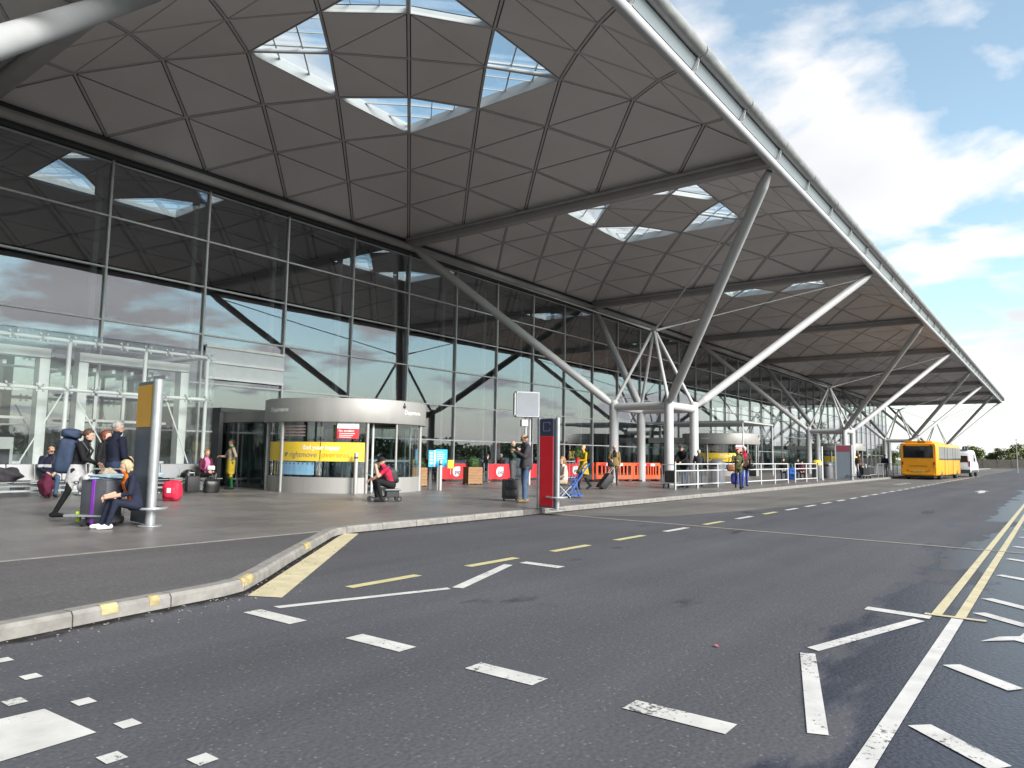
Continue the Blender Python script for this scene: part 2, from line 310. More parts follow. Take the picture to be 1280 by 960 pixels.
def paving(name, base):
    m, t, b = new_mat(name); n, l = t.nodes, t.links
    tc_ = n.new('ShaderNodeTexCoord'); v = tc_.outputs['Object']
    br = n.new('ShaderNodeTexBrick'); br.inputs['Scale'].default_value = 1.0; br.inputs['Brick Width'].default_value = .9; br.inputs['Row Height'].default_value = .6
    br.inputs['Mortar Size'].default_value = .006; br.inputs['Color1'].default_value = (1,1,1,1); br.inputs['Color2'].default_value = (.86,.86,.87,1); br.inputs['Mortar'].default_value = (.48,.46,.44,1); l.new(v, br.inputs['Vector'])
    no = n.new('ShaderNodeTexNoise'); no.inputs['Scale'].default_value = .55; no.inputs['Detail'].default_value = 8; no.inputs['Roughness'].default_value = .6; l.new(v, no.inputs['Vector'])
    f1 = n.new('ShaderNodeMapRange'); f1.inputs['From Min'].default_value = .3; f1.inputs['From Max'].default_value = .7; f1.inputs['To Min'].default_value = .72; f1.inputs['To Max'].default_value = 1.25; l.new(no.outputs['Fac'], f1.inputs['Value'])
    vm = n.new('ShaderNodeVectorMath'); vm.operation = 'SCALE'; vm.inputs[0].default_value = base; l.new(f1.outputs[0], vm.inputs['Scale'])
    mx_ = n.new('ShaderNodeMix'); mx_.data_type = 'RGBA'; mx_.blend_type = 'MULTIPLY'; mx_.inputs[0].default_value = 1; l.new(vm.outputs[0], mx_.inputs[6]); l.new(br.outputs['Color'], mx_.inputs[7])
    l.new(mx_.outputs[2], b.inputs['Base Color'])
    rr = n.new('ShaderNodeMapRange'); rr.inputs['From Min'].default_value = .3; rr.inputs['From Max'].default_value = .7; rr.inputs['To Min'].default_value = .30; rr.inputs['To Max'].default_value = .52; l.new(no.outputs['Fac'], rr.inputs['Value']); l.new(rr.outputs[0], b.inputs['Roughness'])
    sp = n.new('ShaderNodeTexNoise'); sp.inputs['Scale'].default_value = 60; l.new(v, sp.inputs['Vector'])
    bp = n.new('ShaderNodeBump'); bp.inputs['Strength'].default_value = .12; bp.inputs['Distance'].default_value = .01; l.new(sp.outputs['Fac'], bp.inputs['Height']); l.new(bp.outputs[0], b.inputs['Normal'])
    return m
def paint(name, c, wear):
    m, t, b = new_mat(name); n, l = t.nodes, t.links
    tc_ = n.new('ShaderNodeTexCoord'); v = tc_.outputs['Object']
    a = n.new('ShaderNodeTexNoise'); a.inputs['Scale'].default_value = 26; a.inputs['Detail'].default_value = 6; a.inputs['Roughness'].default_value = .75; l.new(v, a.inputs['Vector'])
    g = n.new('ShaderNodeTexNoise'); g.inputs['Scale'].default_value = 1.7; g.inputs['Detail'].default_value = 3; l.new(v, g.inputs['Vector'])
    s = n.new('ShaderNodeMath'); s.operation = 'MULTIPLY_ADD'; l.new(g.outputs['Fac'], s.inputs[0]); s.inputs[1].default_value = .55; l.new(a.outputs['Fac'], s.inputs[2])
    r = n.new('ShaderNodeMapRange'); r.inputs['From Min'].default_value = .58+wear; r.inputs['From Max'].default_value = .66+wear; l.new(s.outputs[0], r.inputs['Value'])
    d = n.new('ShaderNodeTexNoise'); d.inputs['Scale'].default_value = 4; d.inputs['Detail'].default_value = 6; l.new(v, d.inputs['Vector'])
    dr = n.new('ShaderNodeMapRange'); dr.inputs['From Min'].default_value = .3; dr.inputs['From Max'].default_value = .7; dr.inputs['To Min'].default_value = .82; dr.inputs['To Max'].default_value = 1.1; l.new(d.outputs['Fac'], dr.inputs['Value'])
    vm = n.new('ShaderNodeVectorMath'); vm.operation = 'SCALE'; vm.inputs[0].default_value = c; l.new(dr.outputs[0], vm.inputs['Scale'])
    mx_ = n.new('ShaderNodeMix'); mx_.data_type = 'RGBA'; mx_.inputs[6].default_value = (.085,.083,.085,1); l.new(r.outputs[0], mx_.inputs[0]); l.new(vm.outputs[0], mx_.inputs[7])
    l.new(mx_.outputs[2], b.inputs['Base Color']); b.inputs['Roughness'].default_value = .7; b.inputs['Specular IOR Level'].default_value = .3
    return m
M['road'] = asphalt('road_asphalt', (.072,.0718,.081), .20, wet=True, var=.10)
M['bay'] = asphalt('bay_surface', (.125,.118,.110), .26, var=.22)
M['tarmac'] = asphalt('pavement_tarmac', (.088,.084,.086), .20, var=.12)
M['paving'] = paving('paving_slabs', (.165,.153,.146))
M['grass'] = mat('grass', (.07,.10,.03), .9, 0, .3, 3)
M['kerb'] = mat('kerb_concrete', (.215,.203,.187), .85, 0, .22, 7, bump=.25, bscale=30)
M['kerb_dark'] = mat('kerb_dark', (.09,.082,.08), .85, 0, .25, 7, bump=.25, bscale=30)
M['kerb_yellow'] = mat('kerb_yellow_wear', (.36,.29,.14), .8, 0, .35, 9)
M['paint_white'] = paint('paint_white', (.53,.52,.50), .005)
M['paint_worn'] = paint('paint_white_worn', (.52,.51,.485), .06)
M['paint_yellow'] = paint('paint_yellow', (.50,.455,.24), -.03)
M['paint_cream'] = paint('paint_cream', (.52,.46,.30), -.04)
M['joint'] = paint('joint_seal', (.27,.24,.20), -.02)
# ------------------------------------------------------------------ ground, road, pavement
MB().add([(-1500,-2500,-.06),(3000,-2500,-.06),(3000,2500,-.06),(-1500,2500,-.06)], [(0,1,2,3)]).build('ground', M['grass'], kind='structure')
road = MB().add([(-120,-34,0),(175,-34,0),(175,-8,0),(420,-8,0),(420,9,0),(175,10.5,0),(175,30,0),(-120,30,0)], [(0,1,2,3,4,5,6,7)]).build('road', M['road'], kind='structure')
bayp = [(14.7,10.5),(15.0,9.5),(16.5,7.75),(21.5,6.75),(28,6.3),(34,6.06),(120,6.05),(165,6.3),(165,10.5)]
MB().add([(x,y,.004) for x, y in bayp], [tuple(range(len(bayp)))]).build('bus_bay', M['bay'], kind='structure')
kp = [(-60,5.9),(-6,6.3),(2.15,6.46),(3.0,6.61),(3.9,6.74),(4.25,6.80),(4.5,6.90),(5.2,7.48),(5.91,8.11),(7.1,9.12),(8.25,10.10),(8.6,10.30),(9.1,10.36),(30,10.42),(170,10.42)]
def resample(pts, step, lo, hi):
    out = []; acc = 0; last = None
    d = [0]
    for a, b in zip(pts[:-1], pts[1:]): d.append(d[-1]+math.dist(a, b))
    def at(s):
        for i in range(len(pts)-1):
            if s <= d[i+1] or i == len(pts)-2:
                t = (s-d[i])/(d[i+1]-d[i]); return (pts[i][0]+(pts[i+1][0]-pts[i][0])*t, pts[i][1]+(pts[i+1][1]-pts[i][1])*t)
    s = 0
    while s < d[-1]:
        p = at(s)
        if lo <= p[0] <= hi: out.append(s)
        s += step
    return out, at
ks, kat = resample(kp, .05, -1.0, 170)
def knorm(s):
    a, b = kat(s-.03), kat(s+.03); v = Vector((b[0]-a[0], b[1]-a[1])).normalized(); return Vector((-v.y, v.x))
def inner(s, w_):
    p = kat(s); n_ = knorm(s); return (p[0]+n_.x*w_, p[1]+n_.y*w_)
KW, KH = .16, .125
s0, s1 = ks[0], ks[-1]
front = [inner(s0+.25*i, KW) for i in range(int((110)/.25))]
front = [p for p in front if p[0] < 60] + [(170, 10.42+KW)]
# paving and the tarmac apron in front of it
iA = next(i for i, p in enumerate(front) if p[1] > 10.02 and p[0] > 7)
MB().add([(x,y,.118) for x, y in front[:iA+1]]+[(-1.0,10.02,.118)], [tuple(range(iA+2))]).build('pavement_apron', M['tarmac'], kind='structure')
pv = front[iA:]+[(170,25.6),(-40,25.6),(-40,10.02),(-1.0,10.02)]
MB().add([(x,y,.12) for x, y in pv], [tuple(range(len(pv)))]).build('pavement', M['paving'], kind='structure')
MB().box(-40,-1.02,5.6,10.0,.02,.116).build('pavement_side', M['tarmac'], kind='structure')
MB().prism([(-1.0,10.10),(7.9,10.10),(8.05,10.02),(-1.0,10.02)],.119,.1235).build('edging_strip', M['kerb'], kind='structure')
kerb = thing('kerb', None, None); kerb['kind'] = 'structure'
yel = {}
s = s0; k = 0
while s < s1-.1:
    x_ = kat(s)[0]; ln = .915 if x_ < 62 else 6.0
    e = min(s+ln-.012, s1); nseg = 3
    vs = []; prof = ((0,0),(.005,KH-.03),(.03,KH+.002),(KW,KH+.003),(KW,0))
    for i in range(nseg+1):
        q = s+(e-s)*i/nseg
        for w_, z in prof: p = inner(q, w_); vs.append((p[0], p[1], z))
    K = len(prof); fs = [tuple(range(K-1,-1,-1)), tuple(nseg*K+i for i in range(K))]
    for i in range(nseg):
        for j in range(K-1): fs.append((i*K+j, (i+1)*K+j, (i+1)*K+j+1, i*K+j+1))
    mb = MB(); mb.add(vs, fs)
    dark = 13.5 < x_ < 14.3
    o = mb.build('kerb_stone', M['kerb_dark'] if dark else M['kerb'], kerb)
    o.location.z += random.uniform(-.004,.003); o.rotation_euler.x = 0
    if dark: o['label'] = 'black drain kerb stone'
    s += ln; k += 1
for (a, b) in ((2.90,3.06),(3.36,3.44),(4.42,4.72),(6.62,6.86)):     # yellow wear on the kerb face
    sa = next(q for q in ks if kat(q)[0] >= a); sb = next(q for q in ks if kat(q)[0] >= b)
    vs = []
    for q in np.linspace(sa, sb, 4):
        for w_, z in ((-.002,.05),(.001,KH-.028),(.028,KH+.006),(.075,KH+.008)):
            p = inner(q, w_); vs.append((p[0], p[1], z))
    MB().add(vs, [(i*4+j, i*4+4+j, i*4+5+j, i*4+1+j) for i in range(3) for j in range(3)]).build('kerb_paint', M['kerb_yellow'], kerb)
# ------------------------------------------------------------------ road markings (each a thin sheet lying on the road)
def mark(name, pts, m='paint_white', z=.006, sub=None):
    o = MB().add([(x,y,z) for x, y in pts], [tuple(range(len(pts)))]).build(name, M[m], road)
    if o.data.polygons[0].normal.z < 0: o.data.flip_normals()
    return o
def rect(name, x0, x1, y0, y1, m='paint_white', z=.006): return mark(name, [(x0,y0),(x1,y0),(x1,y1),(x0,y1)], m, z)
for y0, y1, m_ in ((5.30,5.99,'paint_worn'),(3.97,4.58,'paint_white'),(2.76,3.33,'paint_worn'),(1.49,2.11,'paint_worn')):
    rect('stop_line_dash', 3.90, 4.08, y0, y1, m_)
for y in (.15,-1.2,-2.5,-3.8): rect('stop_line_dash', 3.90, 4.08, y-.62, y, 'paint_white') if y < -.6 else None
mark('block_marking', [(1.36,4.03),(1.82,4.06),(1.79,4.64),(1.36,4.66)], 'paint_white')
for x, y, m_ in ((1.97,5.35,'paint_white'),(1.98,4.60,'paint_white'),(1.98,4.06,'paint_white'),(1.73,3.68,'paint_worn'),(1.99,3.33,'paint_white'),(1.99,5.90,'paint_white'),(1.73,5.40,'paint_worn'),(1.73,4.9,'paint_worn')):
    rect('square_stud', x-.05, x+.05, y-.057, y+.057, m_)
mark('edge_block', [(4.36,6.64),(4.53,6.30),(8.86,10.14),(8.72,10.34),(8.3,10.02)], 'paint_cream')
mark('zigzag_line', [(4.23,6.01),(4.22,5.90),(6.0,5.34),(6.04,5.43)])
mark('zigzag_line', [(6.08,5.40),(6.12,5.27),(7.82,5.87),(7.80,6.0)])
mark('zigzag_line', [(8.01,5.28),(8.19,5.28),(8.20,5.92),(8.03,5.92)])
mark('zigzag_line', [(7.92,1.60),(8.09,1.60),(8.03,1.03),(7.86,1.03)])
mark('zigzag_line', [(6.04,1.64),(5.99,1.54),(7.72,1.05),(7.78,1.15)])
mark('zigzag_line', [(5.85,1.64),(5.89,1.54),(4.24,1.05),(4.20,1.15)])
for i in range(42):
    x = 5.34+i*1.985
    if x < 83: rect('bay_dash', x, x+1.07, 6.17, 6.31, 'paint_yellow' if (i in (0,1,2,3,5,7) ) else 'paint_white')
mark('road_joint', [(15.2,10.35),(15.05,10.35),(14.36,.5),(14.48,.5)], 'joint', .0065)
for y0 in (.77,.965): rect('double_yellow_line', 8.12, 165, y0-.005, y0+.085, 'paint_cream')
rect('yellow_bar', 8.06, 8.14, .60, 1.10, 'paint_cream', .009)
rect('centre_line', 1.0, 8.04, .775, .872, 'paint_white')
for x in (4.34,5.85,8.12,9.05):
    mark('hatch_line', [(x+.34,.74),(x+.44,.64),(x+.06,.25),(x-.06,.33)])
for i in range(24):
    x = 11.1+i*2.0; mark('hatch_line', [(x+.30,.72),(x+.43,.66),(x+.22,.36),(x+.06,.42)])
mark('arrow_marking', [(7.20,.58),(7.48,.47),(7.62,.33),(7.85,.30),(7.72,.12),(7.3,.20),(7.42,.36)])
mark('arrow_marking', [(39.2,3.02),(41.2,3.10),(41.0,3.30),(43.3,3.16),(42.6,2.76),(42.0,2.90),(40.2,2.82)], 'paint_white')
for i in range(9): mark('bay_letter_mark', [(48+i*.5,7.4+.1*(i % 3)),(48.3+i*.5,7.4+.1*(i % 3)),(48.25+i*.5,7.9),(47.95+i*.5,7.9)], 'paint_worn', .010)
rect('stop_line_dash', 92, 98, 2.2, 2.6); rect('stop_line_dash', 104, 110, .9, 1.3)

# grime and loose grit in the gutter of the near kerb, and tar seams
def grime_mat():
    m = bpy.data.materials.new('gutter_grime'); m.use_nodes = True; t = m.node_tree; n, l = t.nodes, t.links; n.clear()
    out = n.new('ShaderNodeOutputMaterial'); tr = n.new('ShaderNodeBsdfTransparent'); df = n.new('ShaderNodeBsdfDiffuse'); mx_ = n.new('ShaderNodeMixShader'); df.inputs['Color'].default_value = (.030,.027,.024,1)
    tc_ = n.new('ShaderNodeTexCoord'); a = n.new('ShaderNodeTexNoise'); a.inputs['Scale'].default_value = 5; a.inputs['Detail'].default_value = 8; a.inputs['Roughness'].default_value = .7; l.new(tc_.outputs['Object'], a.inputs['Vector'])
    at = n.new('ShaderNodeAttribute'); at.attribute_name = 'fade'; s = n.new('ShaderNodeMath'); s.operation = 'ADD'; l.new(a.outputs['Fac'], s.inputs[0]); l.new(at.outputs['Fac'], s.inputs[1])
    r = n.new('ShaderNodeMapRange'); r.inputs['From Min'].default_value = .72; r.inputs['From Max'].default_value = 1.05; r.inputs['To Max'].default_value = .85; l.new(s.outputs[0], r.inputs['Value']); l.new(r.outputs[0], mx_.inputs['Fac']); l.new(tr.outputs[0], mx_.inputs[1]); l.new(df.outputs[0], mx_.inputs[2]); l.new(mx_.outputs[0], out.inputs['Surface']); return m
vs = []; fd = []; q = s0
while kat(q)[0] < 26:
    for w_, f_ in ((.01,.62),(-.08,.42),(-.34,0)): p = inner(q, w_); vs.append((p[0], p[1], .005)); fd.append(f_)
    q += .25
g_ = MB().add(vs, [(i*3+j, i*3+j+1, i*3+j+4, i*3+j+3) for i in range(len(vs)//3-1) for j in range(2)]).build('gutter_grime', grime_mat(), road)
at_ = g_.data.attributes.new('fade', 'FLOAT', 'POINT'); at_.data.foreach_set('value', fd)
gm_ = MB(); rg = random.Random(21)
for _ in range(260):
    q = s0+rg.random()*9.5; p = inner(q, -.02-abs(rg.gauss(0,.22))); z = rg.uniform(.004,.011); gm_.ball((p[0],p[1],z*.5), (z*rg.uniform(.7,1.6),z*rg.uniform(.7,1.6),z*.6), 5, 4)
tag(gm_.build('grit', mat('grit', (.19,.18,.165), .9, 0, .4, 30)), 'loose pale grit lying in the gutter along the near kerb', 'grit', kind='stuff')
# ------------------------------------------------------------------ canopy roof
X1, Y0, U = 6.81, 7.45, 3.6
ZR = {2.5:12.06, 2.0:12.95, 1.5:13.62, 1.0:14.12, 0.5:14.34, 0.0:14.37}
SECT = [lambda u, v: (2.5+u, 2.5+v), lambda u, v: (2.5-v, 2.5+u), lambda u, v: (2.5-u, 2.5-v), lambda u, v: (2.5+v, 2.5-u)]
def node(b, g, row=0):
    r = max(abs(g[0]-2.5), abs(g[1]-2.5)); return Vector((X1+18*(b-1)+U*g[0], Y0+18*row+U*g[1], ZR[round(r*2)/2]))
def tris():
    out = []
    for S in SECT:
        for r in (2.5,2,1.5,1,.5):
            v = -r
            while v <= r-1+1e-6:
                out.append((S(r,v), S(r,v+1), S(r-.5,v+.5), r == 1)); v += 1
            v = -r+1
            while v <= r-1+1e-6:
                out.append((S(r,v), S(r-.5,v+.5), S(r-.5,v-.5), False)); v += 1
    return out
TRIS = tris()
def inset(P, offs):
    n = (P[1]-P[0]).cross(P[2]-P[0]).normalized(); o = P[0]; ex = (P[1]-P[0]).normalized(); ey = n.cross(ex)
    q = [((p-o).dot(ex), (p-o).dot(ey)) for p in P]; ln = []
    for i in range(3):
        a, b = q[i], q[(i+1) % 3]; dx_, dy_ = b[0]-a[0], b[1]-a[1]; l_ = math.hypot(dx_, dy_); nx, ny = -dy_/l_, dx_/l_
        ln.append((nx, ny, nx*a[0]+ny*a[1]+offs[i]))
    res = []
    for i in range(3):
        a, b = ln[i-1], ln[i]; D = a[0]*b[1]-a[1]*b[0]; x = (a[2]*b[1]-a[1]*b[2])/D; y = (a[0]*b[2]-a[2]*b[0])/D
        res.append(o+ex*x+ey*y)
    return res, n
def offsets(g):
    out = []
    for i in range(3):
        a, b = g[i], g[(i+1) % 3]; out.append(.024 if (abs(a[0]-b[0]) < 1e-6 or abs(a[1]-b[1]) < 1e-6) else .072)
    return out
def panel_geo(mb, b, t, row=0):
    P = [node(b, g, row) for g in t[:3]]; q, n = inset(P, offsets(t[:3]))
    up = n if n.z > 0 else -n
    vs = [p for p in q]+[p+up*.04 for p in q]
    f = [(0,1,2),(5,4,3),(0,3,4,1),(1,4,5,2),(2,5,3,0)]
    if n.z > 0: f = [tuple(reversed(x)) for x in f]
    mb.add(vs, f)
roof = thing('canopy_roof', 'grey panelled airport canopy roof of shallow domes with skylights above the pavement', 'canopy roof', (X1, Y0, 0))
bays = list(range(-1, 9))
ind_bays = (1, 2, 3)
for b in ind_bays:
    for t in TRIS:
        if not t[3]:
            mb = MB(); panel_geo(mb, b, t); mb.build('roof_panel', M['panel'], roof)
mb = MB()
for b in bays:
    if b not in ind_bays:
        for t in TRIS:
            if not t[3]: panel_geo(mb, b, t)
mb.build('roof_panelling', M['panel'], roof, kind='stuff')
# rib lattice in the joints (one part per dome), deck above
edges = {}
for t in TRIS:
    for i in range(3):
        a, b_ = t[i], t[(i+1) % 3]
        if abs(a[0]-b_[0]) > 1e-6 and abs(a[1]-b_[1]) > 1e-6: edges[tuple(sorted((tuple(np.round(a,2)), tuple(np.round(b_,2)))))] = 1
for b in bays:
    mb = MB()
    for a, c in edges: mb.bar(node(b, a)+Vector((0,0,.03)), node(b, c)+Vector((0,0,.03)), .074, .07)
    mb.build('rib_lattice', M['rib'], roof, kind='stuff')
mb = MB()
for row in (0, 1):
    for b in bays:
        for t in TRIS:
            if not t[3]:
                P = [node(b, g, row)+Vector((0,0,.13)) for g in t[:3]]; mb.add(P+[p+Vector((0,0,.12)) for p in P], [(0,2,1),(3,4,5)] if (P[1]-P[0]).cross(P[2]-P[0]).z > 0 else [(0,1,2),(5,4,3)])
mb.build('roof_deck', M['deck'], roof, kind='stuff')
mb = MB()
for b in bays:
    for t in TRIS:
        if not t[3]: panel_geo(mb, b, t, 1)
mb.build('hall_ceiling', M['panel'], roof, kind='stuff')
def skylights(b, row, parent):
    for sx, sy in ((1,1),(-1,1),(-1,-1),(1,-1)):
        A = node(b, (2.5+sx, 2.5+sy), row); B = node(b, (2.5+sx, 2.5), row); C = node(b, (2.5, 2.5+sy), row); Mm = node(b, (2.5+sx*.5, 2.5+sy*.5), row)
        ctr = (A+Mm)/2; up = Vector((0,0,1)); fr = MB()
        for p, q, h in ((B,A,.36),(A,C,.36),(C,Mm,.20),(Mm,B,.20)):
            off = (ctr-(p+q)/2); off.z = 0; off = off.normalized()*.05
            vs = [p-up*.02, q-up*.02, q+up*h, p+up*h]; vs += [v+off for v in vs]
            fr.add(vs, [(0,1,2,3),(7,6,5,4),(0,4,5,1),(1,5,6,2),(2,6,7,3),(3,7,4,0)])
        f = fr.build('skylight', M['white_steel'], parent)
        g = MB()
        top = {k_: v+up*.33 for k_, v in dict(A=A,B=B,C=C).items()}; mt = Mm+up*.20
        for P in ((top['A'],top['B'],mt),(top['A'],mt,top['C'])):
            g.add(list(P)+[p+up*.02 for p in P], [(0,1,2),(5,4,3),(0,3,4,1),(1,4,5,2),(2,5,3,0)])
        br = MB(); br.bar(top['A']-up*.03, mt-up*.03, .07, .06)
        for s_ in (.33,.66):
            br.bar(top['A'].lerp(top['B'], s_)-up*.03, top['A'].lerp(mt, s_)-up*.03, .045, .05); br.bar(top['A'].lerp(top['C'], s_)-up*.03, top['A'].lerp(mt, s_)-up*.03, .045, .05)
            br.bar(top['B'].lerp(top['A'], 1-s_)-up*.03, mt.lerp(top['B'], s_)-up*.03, .03, .03)
        br.tube(A+up*.06, Mm+up*.02, .075, n=10)
        if row == 0 and b in (0,1,2,3,4):
            g.build('glazing', M['roof_glass'], f); br.build('glazing_bars', M['white_steel'], f)
        else:
            g.build('glazing', M['roof_glass'], f)
for b in bays:
    skylights(b, 0, roof)
    if b >= 0: skylights(b, 1, roof)
# beams between the domes, edge tubes
for b in range(-1, 10):
    x = X1+18*(b-1)
    mb = MB(); mb.box(x-.20, x+.20, Y0+.12, Y0+18, 11.66, 12.10)
    mb.tube((x-.29, Y0+.2, 11.98), (x-.29, Y0+17.8, 11.98), .06, n=8); mb.tube((x+.29, Y0+.2, 11.98), (x+.29, Y0+17.8, 11.98), .06, n=8)
    mb.build('cross_beam', M['beam'], roof, bevel=.015, smooth=40)
XL, XR = X1-36, X1+18*8
MB().tube((XL,Y0+17.86,11.66),(XR,Y0+17.86,11.66),.17,n=16).build('wall_head_tube', M['beam'], roof, smooth=50)
MB().box(XL,XR,Y0+18.05,Y0+18.42,11.40,12.3).build('wall_head_closer', M['dark_metal'], roof)
# road-side edge: tube, glass gutter strip, brackets, rounded zinc fascia in lengths
MB().tube((XL,Y0,11.66),(XR+.1,Y0,11.66),.145,n=16).build('edge_tube', M['white_steel'], roof, smooth=50)
MB().box(XL,XR,Y0+.02,Y0+.16,11.80,12.16).build('edge_closer', M['dark_metal'], roof)
x = X1-18-18
while x < XR-.1:
    MB().bar((x+.05,7.34,12.01),(x+3.55,7.34,12.01),.02,.30,up=(0,-.45,.89)).build('gutter_glass', M['gutter_glass'], roof)
    br = MB(); br.bar((x,7.42,11.76),(x,7.22,12.20),.045,.07); br.bar((x,7.40,11.78),(x,7.28,11.88),.10,.03); br.bar((x,7.28,11.88),(x,7.22,12.1),.03,.05); br.build('edge_bracket', M['white_steel'], roof)
    mbf = MB(); n_ = 14; vs = []
    for xx in (x+.028, x+3.572):
        for i in range(n_+1):
            t = R(-112)+R(292)*i/n_; vs.append((xx, 7.15-.19*math.cos(t), 12.34+.19*math.sin(t)))
    fs = [(i, i+1, n_+2+i, n_+1+i) for i in range(n_)]+[tuple(range(n_,-1,-1)), tuple(range(n_+1,2*n_+2))]
    mbf.add(vs, fs); mbf.build('fascia_length', M['zinc'], roof, smooth=40)
    x += 3.6
MB().box(XL,XR,7.17,7.46,12.165,12.42).build('gutter_core', M['dark_metal'], roof)
# far gable edge
MB().tube((XR+.1,Y0-.05,11.66),(XR+.1,Y0+18,11.66),.14,n=12).build('edge_tube', M['white_steel'], roof, smooth=50)
MB().box(XR+.12,XR+.45,7.0,Y0+18,11.9,12.5).build('gable_fascia', M['zinc'], roof, bevel=.08)

# ------------------------------------------------------------------ tree-shaped steel supports
def make_support(label):
    t = thing('tree_support', label, 'steel support', (0,0,0), 0, 'tree shaped steel supports under the canopy roof')
    a, c = 1.507, 8.75
    for sx, sy in ((-1,-1),(1,-1),(-1,1),(1,1)):
        MB().tube((sx*a,sy*a,.12),(sx*a,sy*a,4.16),.225,n=24).lathe([(.225,4.16),(.19,4.25),(.10,4.30),(0.001,4.31)],(sx*a,sy*a,0),24).build('column', M['white_steel'], t, smooth=50)
        b = MB(); p0, p1 = Vector((sx*(a+.1),sy*(a+.1),4.10)), Vector((sx*c,sy*c,11.60)); d = (p1-p0)
        b.tube(p0, p0+d*.04, .12, .205, 18); b.tube(p0+d*.04, p0+d*.95, .205, .205, 18); b.tube(p0+d*.95, p1, .205, .11, 18)
        b.build('branch', M['white_steel'], t, smooth=50)
        MB().tube((sx*a*.97,sy*a*.97,4.2),(sx*.08,sy*.08,7.85),.085,n=12).build('strut', M['white_steel'], t, smooth=50)
        q = Vector((sx*.1,sy*.1,7.98)); e = p0+d*.965
        MB().tube(q, e, .03, n=8).tube(q, q+(e-q)*.09, .075, .03, 8).build('tie_rod', M['white_steel'], t, smooth=50)
    for p, q in (((-a,-a),(a,-a)),((a,-a),(a,a)),((a,a),(-a,a)),((-a,a),(-a,-a))):
        p = Vector((*p,3.93)); q = Vector((*q,3.93)); d = (q-p).normalized()*.16
        MB().tube(p+d, q-d, .20, n=18).build('ring_beam', M['white_steel'], t, smooth=50)
    MB().lathe([(.001,7.80),(.10,7.84),(.11,7.95),(.09,8.08),(.001,8.12)],(0,0,0),12).build('head_node', M['white_steel'], t, smooth=50)
    return t
SUP = make_support('nearest whole steel tree support with four columns, beside orange barriers')
SUP.location = (X1+27, Y0+9, 0)
for k, lb in ((-1,'steel tree support mostly out of view above the left benches, one thick branch showing'),(1,'second steel tree support beyond the arrivals doors, next to thin dark totem'),
              (2,'third steel tree support, behind the orange bus'),(3,'last steel tree support at the far end of the canopy, ahead of the bus')):
    dup(SUP, (X1+27+36*k, Y0+9, 0), label=lb)

ls = thing('leaning_support', 'thick pale steel tube slanting up at the top left corner of the view', 'steel support', (.42,8.2,0))
MB().tube((.42,8.2,.12),(.42,8.2,3.9),.225,n=24).build('column', M['white_steel'], ls, smooth=50)
MB().tube((.42,8.2,3.75),(7.15,15.6,11.6),.205,n=24).build('branch', mat('grey_painted_steel', (.33,.335,.34), .75, 0, .08, 1.2), ls, smooth=50)
# ------------------------------------------------------------------ glass facade
YF = 25.75; MX0 = 10.80
ZT = [.12, 2.15, 3.97, 5.82, 7.64, 9.43, 11.33]
facade = thing('glass_facade', 'tall grid of reflective glass panes forming the terminal front wall', 'glass wall', (MX0, YF, 0))
nx0, nx1 = -4, 39
rows = {}
for r_ in range(6):
    z0, z1 = ZT[r_], ZT[r_+1]; mb = MB(); mb.box(-1.765,1.765,-.012,.012,-(z1-z0)/2+.03,(z1-z0)/2-.03); me = mb.mesh('pane'); me.materials.append(M['facade_glass']); rows[r_] = me
for i in range(nx0, nx1):
    for r_ in range(6):
        o = link('pane', rows[r_], facade); o.location = (3.6*(i+.5), 0, (ZT[r_]+ZT[r_+1])/2)
        o.rotation_euler = (random.gauss(0,.0016), 0, random.gauss(0,.0022))
me = MB().box(-.035,.035,-.11,-.03,.12,11.4).box(-.03,.03,.03,.20,.12,11.4).mesh('mullion'); me.materials.append(M['mullion'])
mi = MB().box(-.09,.09,.85,1.05,.12,11.6).mesh('inner_post'); mi.materials.append(M['white_steel'])
for i in range(nx0, nx1+1):
    o = link('mullion', me, facade); o.location = (3.6*i, 0, 0)
    o = link('inner_post', mi, facade); o.location = (3.6*i, 0, 0)
for z in ZT[1:]: MB().box(MX0+3.6*nx0, MX0+3.6*nx1, YF-.075, YF-.028, z-.03, z+.03).box(MX0+3.6*nx0, MX0+3.6*nx1, YF+.028, YF+.09, z-.03, z+.03).build('transom', M['mullion'], facade)
MB().box(MX0+3.6*nx0, MX0+3.6*nx1, YF-.10, YF+.10, .12, .20).build('sill', M['dark_metal'], facade)
# hall behind the glass
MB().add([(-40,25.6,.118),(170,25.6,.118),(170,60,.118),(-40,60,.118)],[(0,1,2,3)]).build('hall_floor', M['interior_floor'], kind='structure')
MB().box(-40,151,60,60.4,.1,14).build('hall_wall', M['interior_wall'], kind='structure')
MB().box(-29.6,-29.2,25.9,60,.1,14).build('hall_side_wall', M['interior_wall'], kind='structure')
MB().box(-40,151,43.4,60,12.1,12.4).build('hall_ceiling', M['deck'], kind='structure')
mb = MB()
for i in range(-2, 16):
    x = 4+i*9.0
    mb.box(x, x+5.2, 38, 38.6, .12, 1.2); mb.box(x, x+5.2, 39.5, 39.8, .12, 3.2)
desk = mb.build('hall_fittings', M['interior_wall'])
tag(desk, 'row of dim counters deep inside the hall behind the glass', 'counter', kind='stuff')
